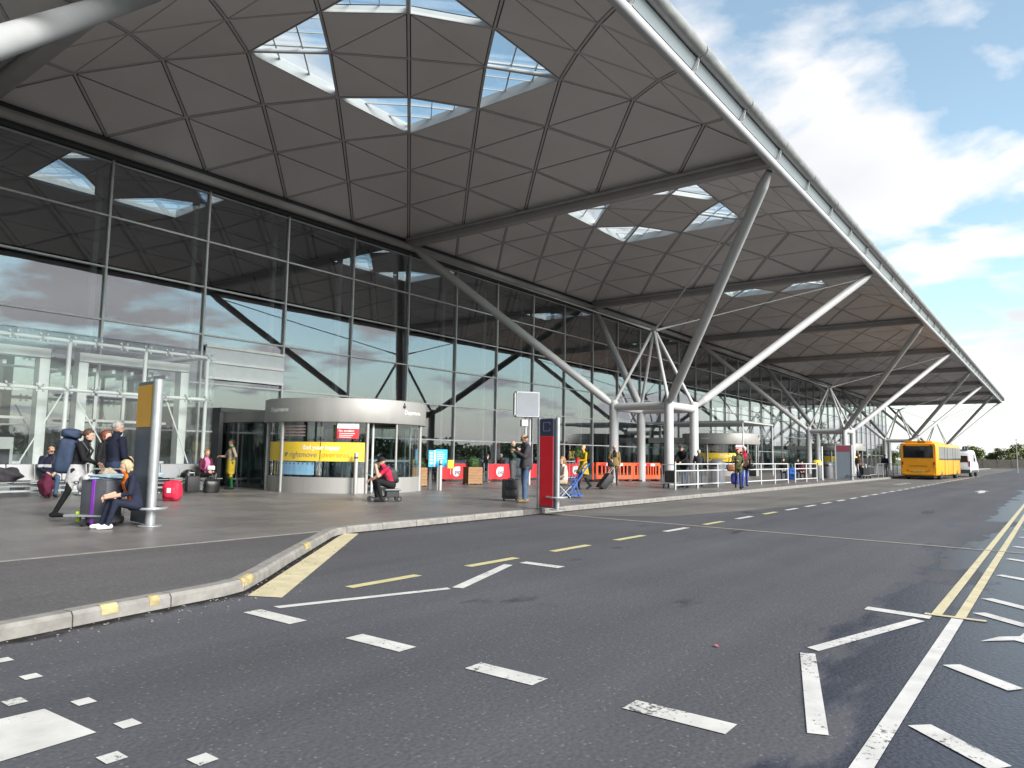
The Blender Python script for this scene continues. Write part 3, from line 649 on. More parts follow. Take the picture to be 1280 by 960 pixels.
# ------------------------------------------------------------------ lettering
def text_geo(s, size, depth=.003, align='CENTER', shear=0.0, bold=0.0):
    c = bpy.data.curves.new('lettering', 'FONT'); c.body = s; c.size = size; c.extrude = depth; c.align_x = align; c.align_y = 'CENTER'; c.resolution_u = 3; c.shear = shear; c.offset = bold
    o = bpy.data.objects.new('lettering_tmp', c); col.objects.link(o)
    dg = bpy.context.evaluated_depsgraph_get(); me = bpy.data.meshes.new_from_object(o.evaluated_get(dg))
    vs = [v.co.copy() for v in me.vertices]; fs = [tuple(p.vertices) for p in me.polygons]
    bpy.data.objects.remove(o); bpy.data.curves.remove(c); bpy.data.meshes.remove(me)
    return vs, fs
def text_flat(s, size, m, parent, o, ex, ey, **k):          # ex, ey: reading and up directions in the parent's frame
    vs, fs = text_geo(s, size, **k); ex = Vector(ex); ey = Vector(ey); ez = ex.cross(ey); o = Vector(o)
    return MB().add([o+ex*v.x+ey*v.y+ez*v.z for v in vs], fs).build('lettering', m, parent, rebase=False)
def text_round(s, size, m, parent, c, r, a, z, **k):
    vs, fs = text_geo(s, size, **k)
    return MB().add([(c[0]+(r+v.z)*math.cos(a+v.x/r), c[1]+(r+v.z)*math.sin(a+v.x/r), z+v.y) for v in vs], fs).build('lettering', m, parent, rebase=False)
# ------------------------------------------------------------------ revolving door drums
def drum(label, x, y, word):
    t = thing('revolving_door', label, 'revolving door', (0, 0, 0), 0, 'steel revolving door drums')
    r = 2.73; c = (0,0); F = R(230)
    A = lambda d: F+R(d)
    st, gl = M['steel'], M['door_glass']
    MB().lathe([(r-.25,2.43),(r+.10,2.43),(r+.11,2.45),(r+.11,3.19),(r+.10,3.21),(r-.25,3.21)],(0,0,0),72).build('header_band', st, t, smooth=40)
    MB().lathe([(.01,2.50),(r-.2,2.50)],(0,0,0),48).lathe([(r-.2,3.17),(.01,3.20)],(0,0,0),48).build('drum_ceiling', M['dark_metal'], t)
    for a0, a1 in ((-92,13.5),(38,100),(170,250)):
        MB().arc(c, r-.06, r, .12, .63, A(a0), A(a1), 22).build('plinth', st, t, smooth=40)
    for a0, a1 in ((-92,-76.5),(-75.5,-50.3),(-48.7,-18),(-17.2,13.2),(38,69),(71,100),(172,250)):
        MB().arc(c, r-.035, r-.022, .64, 2.44, A(a0), A(a1), 8).build('curved_pane', gl, t, smooth=40)
    for a in (-76,-49.5,14.2,37,70):
        q = A(a); MB().tube((r*math.cos(q),r*math.sin(q),.12),(r*math.cos(q),r*math.sin(q),2.44),.055 if a != 37 else .04,n=14).build('post', st, t, smooth=50)
    for k in range(4):                                        # turning leaves, at rest
        q = A(20+90*k); d = Vector((math.cos(q),math.sin(q),0)); fr = MB()
        for rr in (.12, r-.22): fr.tube(d*rr+Vector((0,0,.14)), d*rr+Vector((0,0,2.42)), .04, n=8)
        for z in (.22,1.15,2.38): fr.bar(d*.12+Vector((0,0,z)), d*(r-.22)+Vector((0,0,z)), .05, .08)
        lf = fr.build('door_leaf', M['mullion'], t, rebase=False)
        MB().bar(d*.15+Vector((0,0,1.3)), d*(r-.25)+Vector((0,0,1.3)), .012, 2.1).build('leaf_pane', gl, lf, rebase=False)
    MB().tube((0,0,.12),(0,0,2.5),.10,n=16).build('centre_shaft', st, t, smooth=50)
    # vinyl strip and notices on the curved glass
    MB().arc(c, r-.018, r-.012, 1.15, 1.77, A(-68), A(-17.9), 12).arc(c, r-.018, r-.012, 1.15, 1.77, A(-17.3), A(12.6), 8).build('yellow_strip', M['yellow_vinyl'], t, smooth=40)
    text_round('find your happy', .20, M['text_white'], t, c, r-.010, A(-17.5), 1.585, bold=.006)
    text_round('rightmove', .255, M['text_grey'], t, c, r-.010, A(-31), 1.355, shear=.2)
    text_round('overseas..', .255, M['text_orange'], t, c, r-.010, A(-6.2), 1.355, shear=.2)
    MB().arc(c, r-.008, r-.004, 1.30, 1.42, A(-46.2), A(-44.4), 3).arc(c, r-.008, r-.004, 1.36, 1.42, A(-44.4), A(-43.2), 3).build('logo_mark', M['text_grey'], t)
    rs = MB().arc(c, r-.018, r-.010, 1.90, 2.22, A(-6.5), A(8.2), 6).build('red_notice', M['red'], t)
    MB().arc(c, r-.018, r-.010, 2.22, 2.40, A(-6.5), A(8.2), 6).build('white_notice', M['white_sign'], t)
    text_round('No smoking', .10, M['text_white'], t, c, r-.008, A(-.3), 2.145, bold=.002)
    ln = MB()
    for z in (2.06,2.00,1.94): ln.arc(c, r-.009, r-.006, z-.010, z+.010, A(-5), A(5.5-(2.06-z)*20), 5)
    ln.build('small_print', M['text_white'], t)
    MB().arc(c, r-.018, r-.012, .70, 1.10, A(-50), A(-21.5), 6).build('blue_notice', mat_lightblue, t)
    ln = MB()
    for z in (2.28,2.18,2.08,1.98): ln.arc(c, r-.009, r-.006, z-.022, z+.022, A(-48), A(-29), 6)
    ln.build('etched_text', M['text_film'], t)
    dt = MB()
    for i in range(44):
        a = -66+3.6*i
        if 14 < a < 26: continue
        for z in (1.84,1.06): dt.arc(c, r-.010, r-.006, z-.022, z+.022, A(a-.45), A(a+.45), 1)
    dt.build('safety_dots', M['text_navy'], t, kind='stuff')
    text_round(word, .215, M['text_white'], t, c, r+.113, A(-52), 2.83)
    text_round(word, .215, M['text_white'], t, c, r+.113, A(52), 2.83)
    cm = MB(); q = A(41.5); p = Vector((r*math.cos(q)*1.045, r*math.sin(q)*1.045, 3.02)); cm.ball(p, (.06,.06,.06)); cm.bar(p, p+Vector((0,0,.12)), .03, .03)
    cm.build('camera_pod', M['dark_metal'], t, rebase=False, smooth=50)
    # lobby back to the facade
    lb = MB(); lb.box(-2.0,-1.9,2.2,5.05,.12,2.5); lb.box(1.9,2.0,2.2,5.05,.12,2.5)
    lb.build('lobby_screen', M['door_glass'], t, rebase=False)
    MB().box(-2.05,2.05,2.0,5.05,2.5,2.9).build('lobby_roof', M['steel'], t, rebase=False)
    t.location = (x, y, 0)
    return t
mat_lightblue = mat('light_blue_notice', (.22,.42,.60), .5, 0, .1, 3)
M['text_film'] = mat('etched_lettering', (.30,.20,.19), .6, 0, 0)
drum('steel revolving door drum with wide yellow strip and Departures lettering', 17.24, 20.56, 'Departures')
d2 = drum('farther revolving door drum with Arrivals lettering behind the grey railings', 53.5, 20.5, 'Arrivals')
dup(d2, (89.8,20.5,0), label='farthest revolving door drum with yellow strip, left of the bus')
cn = thing('glass_canopy', 'flat glass porch canopy above the arrivals revolving door', 'canopy', (53.5,20.5,0))
mb = MB(); mb.box(50.4,57.0,17.6,25.6,4.05,4.09); mb.build('glass_sheet', M['clear_glass'], cn)
mb = MB()
for x in (50.4,52.6,54.8,57.0): mb.bar((x,17.6,3.97),(x,25.6,3.97),.05,.10)
mb.bar((50.4,17.65,4.0),(57.0,17.65,4.0),.06,.10)
for x in (50.4,57.0): mb.tube((x,17.7,.12),(x,17.7,3.93),.05,n=8)
mb.build('frame', M['mullion'], cn)
# ------------------------------------------------------------------ glazed lobby at the left
ves = thing('glass_lobby', 'projecting glass lobby with white tube frame and spider fittings behind the benches', 'glass lobby', (9.0,23.0,0))
xs = [2.27,4.42,6.65,8.87,11.1,13.2]
yv = 23.0
for x in xs: MB().tube((x,yv+.12,.12),(x,yv+.12,4.62),.062,n=14).build('post', M['white'], ves, smooth=50)
for z in (4.60,3.16): MB().tube((2.0,yv+.12,z),(13.2,yv+.12,z),.055,n=12).build('rail', M['white'], ves, smooth=50)
for z in (4.60,3.16): MB().tube((13.2,yv+.12,z),(13.2,25.6,z),.05,n=12).build('rail', M['white'], ves, smooth=50)
px = [2.0]+[xs[i]+(xs[i+1]-xs[i])*f for i in range(5) for f in (.33,.67,1.0)]; px[-1] = 13.42
for z0, z1 in ((.14,3.15),(3.17,4.78)):
    for i in range(0, 15, 3):
        MB().box(px[i]+.006, px[i+3]-.006, yv-.012, yv, z0, z1).build('pane', M['clear_glass'], ves)
    MB().box(13.40,13.412, yv+.01, 25.6, z0, z1).build('pane', M['clear_glass'], ves)
for z in (4.60,3.16):
    for x in px[1:-1]+[13.2]:
        sp = MB()
        for sx, sz in ((1,1),(-1,1),(1,-1),(-1,-1)):
            sp.bar((x,yv+.06,z),(x+.09*sx,yv+.005,z+.09*sz),.022,.022); sp.tube((x+.09*sx,yv+.01,z+.09*sz),(x+.09*sx,yv-.03,z+.09*sz),.032,n=8)
        sp.build('spider_fitting', M['galv'], ves)
for p, q in (((7.62,.5),(8.80,3.05)),((9.25,2.9),(10.3,1.1)),((12.0,3.0),(12.75,1.0))):
    MB().tube((p[0],yv+.35,p[1]),(q[0],yv+.2,q[1]),.022,n=8).build('brace_rod', M['white'], ves)
MB().box(2.0,13.4,yv-.01,25.6,4.80,4.83).build('roof_pane', M['clear_glass'], ves)
por = thing('white_portal', 'white box steel portal frames standing inside the glass lobby', 'portal frame', (9.0,24.3,0))
for x0, x1 in ((2.2,8.75),(9.55,13.1)):
    for a, b in ((x0,x0+.28),(x1-.28,x1)): MB().box(a,b,24.1,24.5,.12,4.12).build('jamb', M['white'], por, bevel=.01)
    MB().box(x0,x1,24.08,24.52,4.14,4.42).build('lintel', M['white'], por, bevel=.01)
    mb = MB()
    for z in (1.0,2.35,3.2): mb.box(x0+.3,x1-.3,24.9,24.96,z-.04,z+.04)
    for k in range(1,4): xx = x0+(x1-x0)*k/4; mb.box(xx-.045,xx+.045,24.9,25.0,.12,4.1)
    mb.build('inner_frame', M['white'], por)
    mb = MB()
    for k in range(6): zz = 4.5+k*.0; mb.box(x0+(x1-x0)*k/6, x0+(x1-x0)*k/6+.1, 24.55, 27.5, 3.9, 4.02)
    mb.build('ceiling_fin', M['white'], por)
lou = thing('louvre_vent', 'white louvred panel on the facade beside the glass lobby', 'vent', (15.9,25.6,0))
for z in (4.15,4.75,5.35): MB().box(14.5,17.95,25.5,25.62,z,z+.10).build('louvre', M['white'], lou)
for z in (4.26,4.86): MB().box(14.5,17.95,25.56,25.60,z,z+.48).build('louvre_panel', mat('pale_grey_panel',(.62,.66,.67),.5,0,.05,3), lou)
ko = thing('ticket_kiosk', 'pale grey ticket machine seen through the lobby glass', 'kiosk', (7.6,24.6,0))
MB().box(7.2,8.15,24.65,25.2,.12,1.75).build('body', M['white_steel'], ko, bevel=.03)
MB().box(7.75,8.05,24.62,24.66,.5,1.4).build('screen', M['dark_glass'], ko); MB().box(7.3,7.6,24.62,24.66,1.35,1.6).build('panel', M['dark_metal'], ko)
# dark door portal between lobby and drum
dp = thing('door_portal', 'dark framed glass doorway between the glass lobby and the Departures drum', 'doorway', (16.5,25.4,0))
MB().box(15.0,15.16,25.2,25.7,.12,2.9).build('jamb', M['dark_metal'], dp); MB().box(17.45,17.95,24.9,25.7,.12,3.02).build('jamb', M['dark_metal'], dp)
MB().box(15.0,17.95,25.15,25.7,2.9,3.06).build('lintel', M['dark_metal'], dp)
for x in (15.75,16.45,17.1):
    f = MB(); f.box(x-.05,x+.05,25.35,25.45,.12,2.88); f.build('door_stile', M['white_steel'], dp)
for x0, x1 in ((15.18,15.68),(15.82,16.38),(16.52,17.03),(17.17,17.43)): MB().box(x0,x1,25.39,25.41,.16,2.86).build('door_pane', M['door_glass'], dp)
ph = MB(); ph.box(16.55,17.35,27.5,27.55,.9,2.5); po = ph.build('poster', M['black']); tag(po, 'black poster with red ring hung just inside the dark doorway', 'poster')
MB().lathe([(.10,0),(.16,0),(.16,.02),(.10,.02)],(0,0,0),16).build('poster_ring', M['red'], po, rebase=False).matrix_local = Matrix.Translation((16.95,27.48,2.15))@Matrix.Rotation(R(90),4,'X')
lr = thing('low_rail', 'low metal rail beside the doorway left of the Departures drum', 'rail', (16.0,24.3,0))
MB().box(15.0,16.9,24.25,24.35,.38,.44).build('top_bar', M['galv'], lr)
for x in (15.3,16.6): MB().tube((x,24.3,.12),(x,24.3,.38),.03,n=8).build('leg', M['galv'], lr)
# ------------------------------------------------------------------ totems
def totem(label, x, y, rz, wdt, h, panels, ring=True, two=False, pr=.085):
    t = thing('totem_sign', label, 'totem sign', (x, y, 0), rz, 'tall totem signs along the pavement edge')
    MB().tube((0,0,.12),(0,0,h),pr,n=20).lathe([(pr,h),(pr*.7,h+.02),(.001,h+.022)],(0,0,0),20).build('pole', M['galv'], t, rebase=False, smooth=50)
    MB().lathe([(.001,.125),(.20,.125),(.20,.14),(.11,.155),(.09,.155)],(0,0,0),24).build('base_plate', M['galv'], t, rebase=False, smooth=40)
    MB().box(-.055,.055,.09,wdt,.16,h-.01).build('body', M['grey_panel'], t, rebase=False, bevel=.012)
    if two: MB().box(-.075,.075,wdt-.02,wdt+.06,.13,h).build('edge_rail', M['galv'], t, rebase=False, bevel=.01)
    for nm, z0, z1, m_ in panels: MB().box(-.068,.068,.10,wdt-.03,z0,z1).build(nm, m_, t, rebase=False, bevel=.006)
    if ring:
        MB().lathe([(.20,.42),(.27,.42),(.275,.44),(.27,.455),(.20,.455)],(0,.02,0),24).build('guard_ring', M['galv'], t, rebase=False, smooth=40)
        for k in range(4): MB().bar((0,0,.437),(.21*math.cos(k*1.571),.02+.21*math.sin(k*1.571),.437),.03,.02).build('ring_arm', M['galv'], t, rebase=False)
    return t
totem('grey totem sign with amber top panel and round steel pole, beside seated blonde person', 6.38, 12.75, R(-6), .80, 2.70, [('amber_panel',1.86,2.62,M['amber'])])
t2 = totem('bright red totem sign with dark blue head panel near the kerb', 14.92, 9.86, R(-6), .56, 2.39, [('red_panel',.20,1.93,M['red']),('head_panel',1.95,2.36,M['navy'])], two=True, pr=.055)
em = MB()
for b in ((-.0715,.20,.42,2.27,2.285),(-.0715,.20,.42,2.055,2.07),(-.0715,.405,.42,2.055,2.285),(-.0715,.20,.215,2.055,2.12),(-.0715,.20,.215,2.22,2.285)):
    em.box(b[0],b[0]+.004,b[1],b[2],b[3],b[4])
em.build('emblem', M['text_film2'] if 'text_film2' in M else mat('emblem_grey',(.24,.25,.32),.5,0,0), t2, rebase=False)
totem('distant dark totem sign with maroon head panel near the second steel support', 50.9, 10.75, R(20), .95, 2.38, [('head_panel',1.95,2.34,mat('maroon_panel',(.16,.02,.04),.4,0,.05,3))], two=True)
pp = thing('marker_post', 'thin white post standing before the dark distant totem', 'post', (48.6,12.0,0))
MB().tube((48.6,12.0,.12),(48.6,12.0,2.25),.045,n=10).build('shaft', M['white'], pp); MB().lathe([(.001,.125),(.12,.125),(.1,.15),(.05,.15)],(48.6,12.0,0),12).build('foot', M['galv'], pp)
# ------------------------------------------------------------------ benches
def bench(label, x0, x1, y, group='metal benches along the glass lobby'):
    t = thing('metal_bench', label, 'bench', ((x0+x1)/2, y, 0), 0, group); n = max(1, round((x1-x0)/.64)); d = (x1-x0)/n
    for k in range(n):
        a = x0+k*d
        MB().add([(a+.01,y-.25,.515),(a+d-.01,y-.25,.515),(a+d-.01,y+.22,.50),(a+.01,y+.22,.50),(a+.01,y-.25,.545),(a+d-.01,y-.25,.545),(a+d-.01,y+.22,.53),(a+.01,y+.22,.53)],[(0,3,2,1),(4,5,6,7),(0,1,5,4),(1,2,6,5),(2,3,7,6),(3,0,4,7)]).build('seat', M['bench'], t, bevel=.008)
        MB().add([(a+.01,y+.25,.56),(a+d-.01,y+.25,.56),(a+d-.01,y+.36,1.0),(a+.01,y+.36,1.0),(a+.01,y+.28,.56),(a+d-.01,y+.28,.56),(a+d-.01,y+.39,1.0),(a+.01,y+.39,1.0)],[(0,3,2,1),(4,5,6,7),(0,1,5,4),(1,2,6,5),(2,3,7,6),(3,0,4,7)]).build('backrest', M['bench'], t, bevel=.008)
    MB().box(x0,x1,y-.05,y+.05,.40,.47).build('beam', M['galv'], t); MB().box(x0+.1,x1-.1,y-.18,y-.13,.27,.32).build('foot_rail', M['galv'], t)
    for x in [x0+.3, x1-.3]+([(x0+x1)/2] if x1-x0 > 3 else []):
        MB().box(x-.03,x+.03,y-.25,y+.30,.125,.16).box(x-.03,x+.03,y-.03,y+.03,.16,.40).build('leg', M['galv'], t)
    return t
bench('long metal bench at the left with seated person in striped jumper', 4.6, 9.35, 22.2)
bench('shorter metal bench to the right, red bag beside it', 10.9, 13.3, 22.2)
# ------------------------------------------------------------------ bollards
bo = thing('bollard', 'tall steel bollard standing in front of the Departures drum', 'bollard', (15.6,18.1,0), 0, 'steel bollards by the Departures drum')
MB().lathe([(.001,.122),(.065,.122),(.065,1.42),(.05,1.44),(.001,1.442)],(15.6,18.1,0),18).build('shaft', M['steel'], bo, smooth=40)
MB().lathe([(.068,1.25),(.068,1.31)],(15.6,18.1,0),18).build('band', M['dark_metal'], bo)
b2 = dup(bo, (19.62,18.62,-.10), label='steel bollard with yellow cap, right of the Departures drum')
MB().lathe([(.068,1.22),(.070,1.22),(.070,1.40),(.068,1.40)],(0,0,0),18).build('cap', M['yellow_vinyl'], b2, rebase=False)
dup(bo, (19.50,18.0,-.22), label='steel bollard right under the blue stand sign')
sg = thing('stand_sign', 'light blue notice sign with white stripe on a post by the bollards', 'sign', (19.62,18.25,0), R(-35))
MB().box(-.03,.03,-.03,.03,.12,1.0).build('post', M['galv'], sg, rebase=False)
MB().box(-.36,-.16,-.05,-.01,.96,1.57).build('side_panel', M['blue_sign'], sg, rebase=False); MB().box(-.16,-.10,-.055,-.01,.96,1.57).build('white_stripe', M['white_sign'], sg, rebase=False)
MB().box(-.10,.34,-.05,-.01,.96,1.60).build('panel', mat('cyan_sign',(.04,.50,.85),.4,0,.04,3), sg, rebase=False)
ln = MB()
for z, a in ((1.50,.22),(1.42,.30),(1.35,.26),(1.28,.30),(1.21,.2)): ln.box(-.05,-.05+a,-.054,-.05,z-.012,z+.012)
for z in (1.46,1.34,1.22,1.10): ln.box(-.31,-.21,-.054,-.05,z-.035,z+.035)
ln.build('notice_print', M['text_white'], sg, rebase=False, kind='stuff')
ys = thing('yellow_tag', 'small yellow notice hanging beside the blue stand sign', 'notice', (19.75,17.85,0), R(-40))
MB().box(-.02,.20,-.02,.0,.92,1.22).build('card', M['yellow_vinyl'], ys, rebase=False, bevel=.004); MB().tube((.09,-.01,.7),(.09,-.01,.92),.008,n=6).build('string', M['white'], ys, rebase=False)
# ------------------------------------------------------------------ café enclosure
M['topiary'] = mat('topiary_leaf', (.045,.10,.025), .7, 0, .35, 14)
def planter(label, x, y, rz):
    t = thing('planter_box', label, 'planter', (x, y, 0), rz, 'wooden box planters with ball shrubs')
    mb = MB()
    for k in range(6): z0 = .17+k*.118; mb.box(-.33,.33,-.33,.33,z0,z0+.104); mb.box(-.31,.31,-.31,.31,z0+.1,z0+.122)
    mb.build('box', M['wood'], t, rebase=False)
    for sx in (-.30,.30):
        for sy in (-.30,.30): MB().box(sx-.045,sx+.045,sy-.045,sy+.045,.12,.17).build('foot', M['black'], t, rebase=False)
    lf = MB(); rnd = random.Random(int(x*10))
    lf.ball((0,0,1.02),(.27,.27,.26),12,9)
    for _ in range(900):
        d = Vector((rnd.gauss(0,1),rnd.gauss(0,1),rnd.gauss(0,1))).normalized(); p = Vector((0,0,1.02))+d*(.28+rnd.random()*.06); a = d.orthogonal().normalized(); a.rotate(Matrix.Rotation(rnd.random()*6.28,3,d)); b = d.cross(a)+d*rnd.uniform(-.5,.5)
        lf.add([p-a*.02, p+b*.035, p+a*.02, p-b*.035],[(0,1,2,3)])
    lf.build('ball_shrub', M['topiary'], t, rebase=False)
    return t
planter('wooden box planter with round shrub between two red café screens', 24.35, 20.55, R(-28))
planter('wooden box planter partly hidden behind the steel bollards', 20.9, 20.6, R(-20))
def cafe_screen(label, p, q):
    d = Vector((q[0]-p[0], q[1]-p[1], 0)); w_ = d.length; rz = math.atan2(d.y, d.x)
    t = thing('cafe_screen', label, 'café screen', (p[0], p[1], 0), rz, 'red café windbreak screens')
    for x in (0, w_):
        MB().tube((x,0,.13),(x,0,1.02),.022,n=8).build('post', M['galv'], t, rebase=False); MB().box(x-.04,x+.04,-.2,.2,.12,.135).build('foot', M['galv'], t, rebase=False)
    ban = MB(); n = 8
    vs = []
    for i in range(n+1):
        x = .03+(w_-.06)*i/n; y = .02*math.sin(i*1.3); vs += [(x,y-.004,.24),(x,y-.004,.98),(x,y+.004,.98),(x,y+.004,.24)]
    fs = [(0,1,2,3),(4*n+3,4*n+2,4*n+1,4*n)]
    for i in range(n):
        for k in range(4): fs.append((4*i+k,4*i+4+k,4*i+4+(k+1) % 4,4*i+(k+1) % 4))
    b = ban.add(vs, fs).build('banner', M['red'], t, rebase=False); 
    cx = w_*.50; pts = []
    for i in range(15): a = R(90)+R(270)*i/14; pts.append((cx+.19*math.cos(a), .60+.24*math.sin(a)))
    pts.append((cx+.19,.84))
    lf = MB(); lf.add([(x,-.034,z) for x, z in pts]+[(x,-.026,z) for x, z in pts], [tuple(range(len(pts))), tuple(range(2*len(pts)-1,len(pts)-1,-1))]); lf.build('leaf_logo', M['white_sign'], t, rebase=False)
    text_flat('pip', .25, M['text_navy'], t, (cx+.07,-.038,.58), (1,0,0), (0,0,1), bold=.004)
    return t
cafe_screen('red café screen with white leaf logo, left of the wooden planter', (25.30,23.40), (26.75,22.60))
cafe_screen('red café screen with white leaf logo, right of the wooden planter', (27.40,22.16), (28.45,21.55))
cafe_screen('red café screen with white leaf logo behind person in grey jacket', (31.0,22.4), (32.3,21.6))
cafe_screen('narrow red café screen beyond the blue folding trolley', (35.0,22.6), (36.1,22.0))
def cafe_table(x, y, lab):
    t = thing('cafe_table', lab, 'table', (x,y,0), 0, 'café tables inside the red screens')
    MB().lathe([(.001,.83),(.35,.83),(.36,.85),(.35,.87),(.001,.87)],(0,0,0),20).build('table_top', M['wood'], t, rebase=False)
    MB().tube((0,0,.14),(0,0,.83),.03,n=8).lathe([(.001,.12),(.22,.12),(.2,.14),(.001,.16)],(0,0,0),14).build('pedestal', M['dark_metal'], t, rebase=False)
cafe_table(26.5,24.3,'round café table behind the left red screen'); cafe_table(29.9,23.6,'round café table behind the second red screen')
def chair(x, y, rz, lab):
    t = thing('cafe_chair', lab, 'chair', (x,y,0), rz, 'dark café chairs inside the red screens')
    MB().box(-.21,.21,-.21,.21,.54,.575).build('seat', M['dark_metal'], t, rebase=False, bevel=.01); MB().box(-.23,-.20,-.2,.2,.66,.98).build('backrest', M['dark_metal'], t, rebase=False, bevel=.01)
    for sx in (-.18,.18):
        for sy in (-.18,.18): MB().tube((sx,sy,.12),(sx,sy,.54 if sx > 0 else .98),.014,n=6).build('leg', M['galv'], t, rebase=False)
CH = [(25.75,24.35,R(-20)),(26.95,24.75,R(200)),(29.4,23.9,R(-30)),(30.5,23.75,R(190))]
for i, (x, y, a) in enumerate(CH): chair(x, y, a, ['dark café chair under leftmost café guest','dark café chair under guest with fair hair','dark café chair beside the ball shrub guest','dark café chair at the right café table'][i])
# ------------------------------------------------------------------ screen on a post
ds = thing('display_screen', 'blank pale backed display screen on twin posts behind person in grey jacket', 'screen', (26.2,19.0,0), R(-35))
MB().box(-.56,.56,-.16,.16,3.12,4.28).build('case', M['galv'], ds, rebase=False, bevel=.03); MB().box(-.50,.50,-.175,-.16,3.18,4.22).build('back_panel', mat('pale_grey_case',(.28,.30,.34),.45,0,.05,2), ds, rebase=False, bevel=.006)
MB().box(-.62,-.56,-.12,.12,3.2,4.2).build('side_vent', M['galv'], ds, rebase=False)
for x in (-.03,.17): MB().tube((x,.05,.12),(x,.05,3.14),.05,n=10).build('post', M['white_steel'], ds, rebase=False, smooth=50)
MB().box(-.26,.05,-.06,.16,2.72,3.02).build('junction_box', M['galv'], ds, rebase=False, bevel=.01)
# ------------------------------------------------------------------ orange barriers
def barrier(label, x, y, rz, wd=1.75):
    t = thing('plastic_barrier', label, 'barrier', (x,y,0), rz, 'orange plastic pedestrian barriers')
    mb = MB(); mb.box(0,wd,-.03,.03,.95,1.10); mb.box(0,wd,-.03,.03,.24,.44); mb.box(0,.12,-.03,.03,.44,.95); mb.box(wd-.12,wd,-.03,.03,.44,.95)
    n = 9
    for k in range(1,n): x_ = .12+(wd-.24)*k/n; mb.box(x_-.038,x_+.038,-.025,.025,.44,.95)
    mb.box(wd-.02,wd+.06,-.022,.022,.85,.98); mb.build('frame', M['orange_plastic'], t, rebase=False, bevel=.008)
    for k in range(4): MB().box(.25+k*.32,.25+k*.32+.30,-.040,.040,.93,1.06).build('reflector', M['reflector_white'] if k % 2 else M['reflector_red'], t, rebase=False)
    for x_ in (.28,wd-.28): MB().box(x_-.09,x_+.09,-.32,.32,.12,.20).box(x_-.04,x_+.04,-.04,.04,.2,.26).build('foot', M['black'], t, rebase=False, bevel=.01)
    return t
barrier('orange plastic barrier behind person in khaki jacket', 31.6, 18.75, R(30))
barrier('long orange plastic barrier with slots, in the middle of the row', 33.0, 19.4, R(-38), 2.1)
barrier('rightmost orange plastic barrier, next to the thick column', 34.75, 18.15, R(-22), 1.9)
gr = thing('steel_hurdle', 'thin grey steel hurdle left of the orange barriers', 'hurdle', (30.3,19.6,0), R(-20))
mb = MB(); mb.path([(-.9,0,.13),(-.9,0,1.15),(.9,0,1.15),(.9,0,.13)],.02,8); mb.tube((-.9,0,.35),(.9,0,.35),.018,n=8); mb.build('frame', M['galv'], gr, rebase=False)
for k in range(1,9): MB().tube((-.9+k*.2,0,.35),(-.9+k*.2,0,1.15),.009,n=6).build('bar', M['galv'], gr, rebase=False)
# ------------------------------------------------------------------ pedestrian railings
def railing(label, x, y, rz, n, step, infill=()):
    t = thing('railing', label, 'railing', (x,y,0), rz, 'grey tube railings along the pavement edge')
    for k in range(n+1): MB().tube((k*step,0,.12),(k*step,0,1.19),.038,n=10).build('post', M['white_steel'], t, rebase=False, smooth=50)
    for z in (1.16,.88,.30): MB().tube((0,0,z),(n*step,0,z),.03,n=10).build('rail', M['white_steel'], t, rebase=False, smooth=50)
    for k in infill:
        for j in range(1,14): MB().tube((k*step+j*step/14,0,.31),(k*step+j*step/14,0,.87),.010,n=6).build('infill_bar', M['galv'], t, rebase=False)
railing('grey tube railing with upright infill bars, in front of group in dark jackets', 27.82, 12.60, R(-2.9), 3, 2.05, (0,1))
railing('plain grey tube railing behind the walking couple', 35.2, 12.24, R(-2.9), 3, 1.95)
railing('short grey tube railing farthest along, ahead of second steel support', 42.2, 11.88, R(-2.9), 2, 1.9)
# ------------------------------------------------------------------ bins
def bin_(label, x, y, h, r, lid):
    t = thing('litter_bin', label, 'litter bin', (0,0,0), 0, 'round litter bins on the pavement')
    MB().lathe([(.001,.122),(r*.96,.122),(r,.16),(r,.12+h*.72)],(0,0,0),28).build('body', mat('bin_grey_'+label[:4],(.17,.175,.19),.45,.2,.08,3), t, rebase=False, smooth=40)
    z = .12+h*.72; MB().lathe([(r*1.03,z),(r*1.03,z+.06),(r*1.0,z+.12),(r*.85,.12+h*.93),(r*.45,.12+h),(.001,.12+h)],(0,0,0),28).build('lid', lid, t, rebase=False, smooth=40)
    MB().box(-r-.02,-r+.05,-.16,.16,.12+h*.74,.12+h*.84).build('slot', M['black'], t, rebase=False)
    t.location = (x, y, 0)
bin_('large round grey litter bin with domed lid, behind the railing', 34.9, 13.6, 1.24, .40, mat('bin_lid',(.12,.125,.14),.45,.2,.08,3))
bin_('grey litter bin with yellow lid near the marker post', 52.5, 13.3, 1.25, .36, M['yellow_vinyl'])
bin_('grey litter bin with dark lid beside the yellow lidded bin', 53.6, 12.9, 1.15, .36, mat('bin_lid_dark',(.10,.105,.12),.45,.2,.08,3))
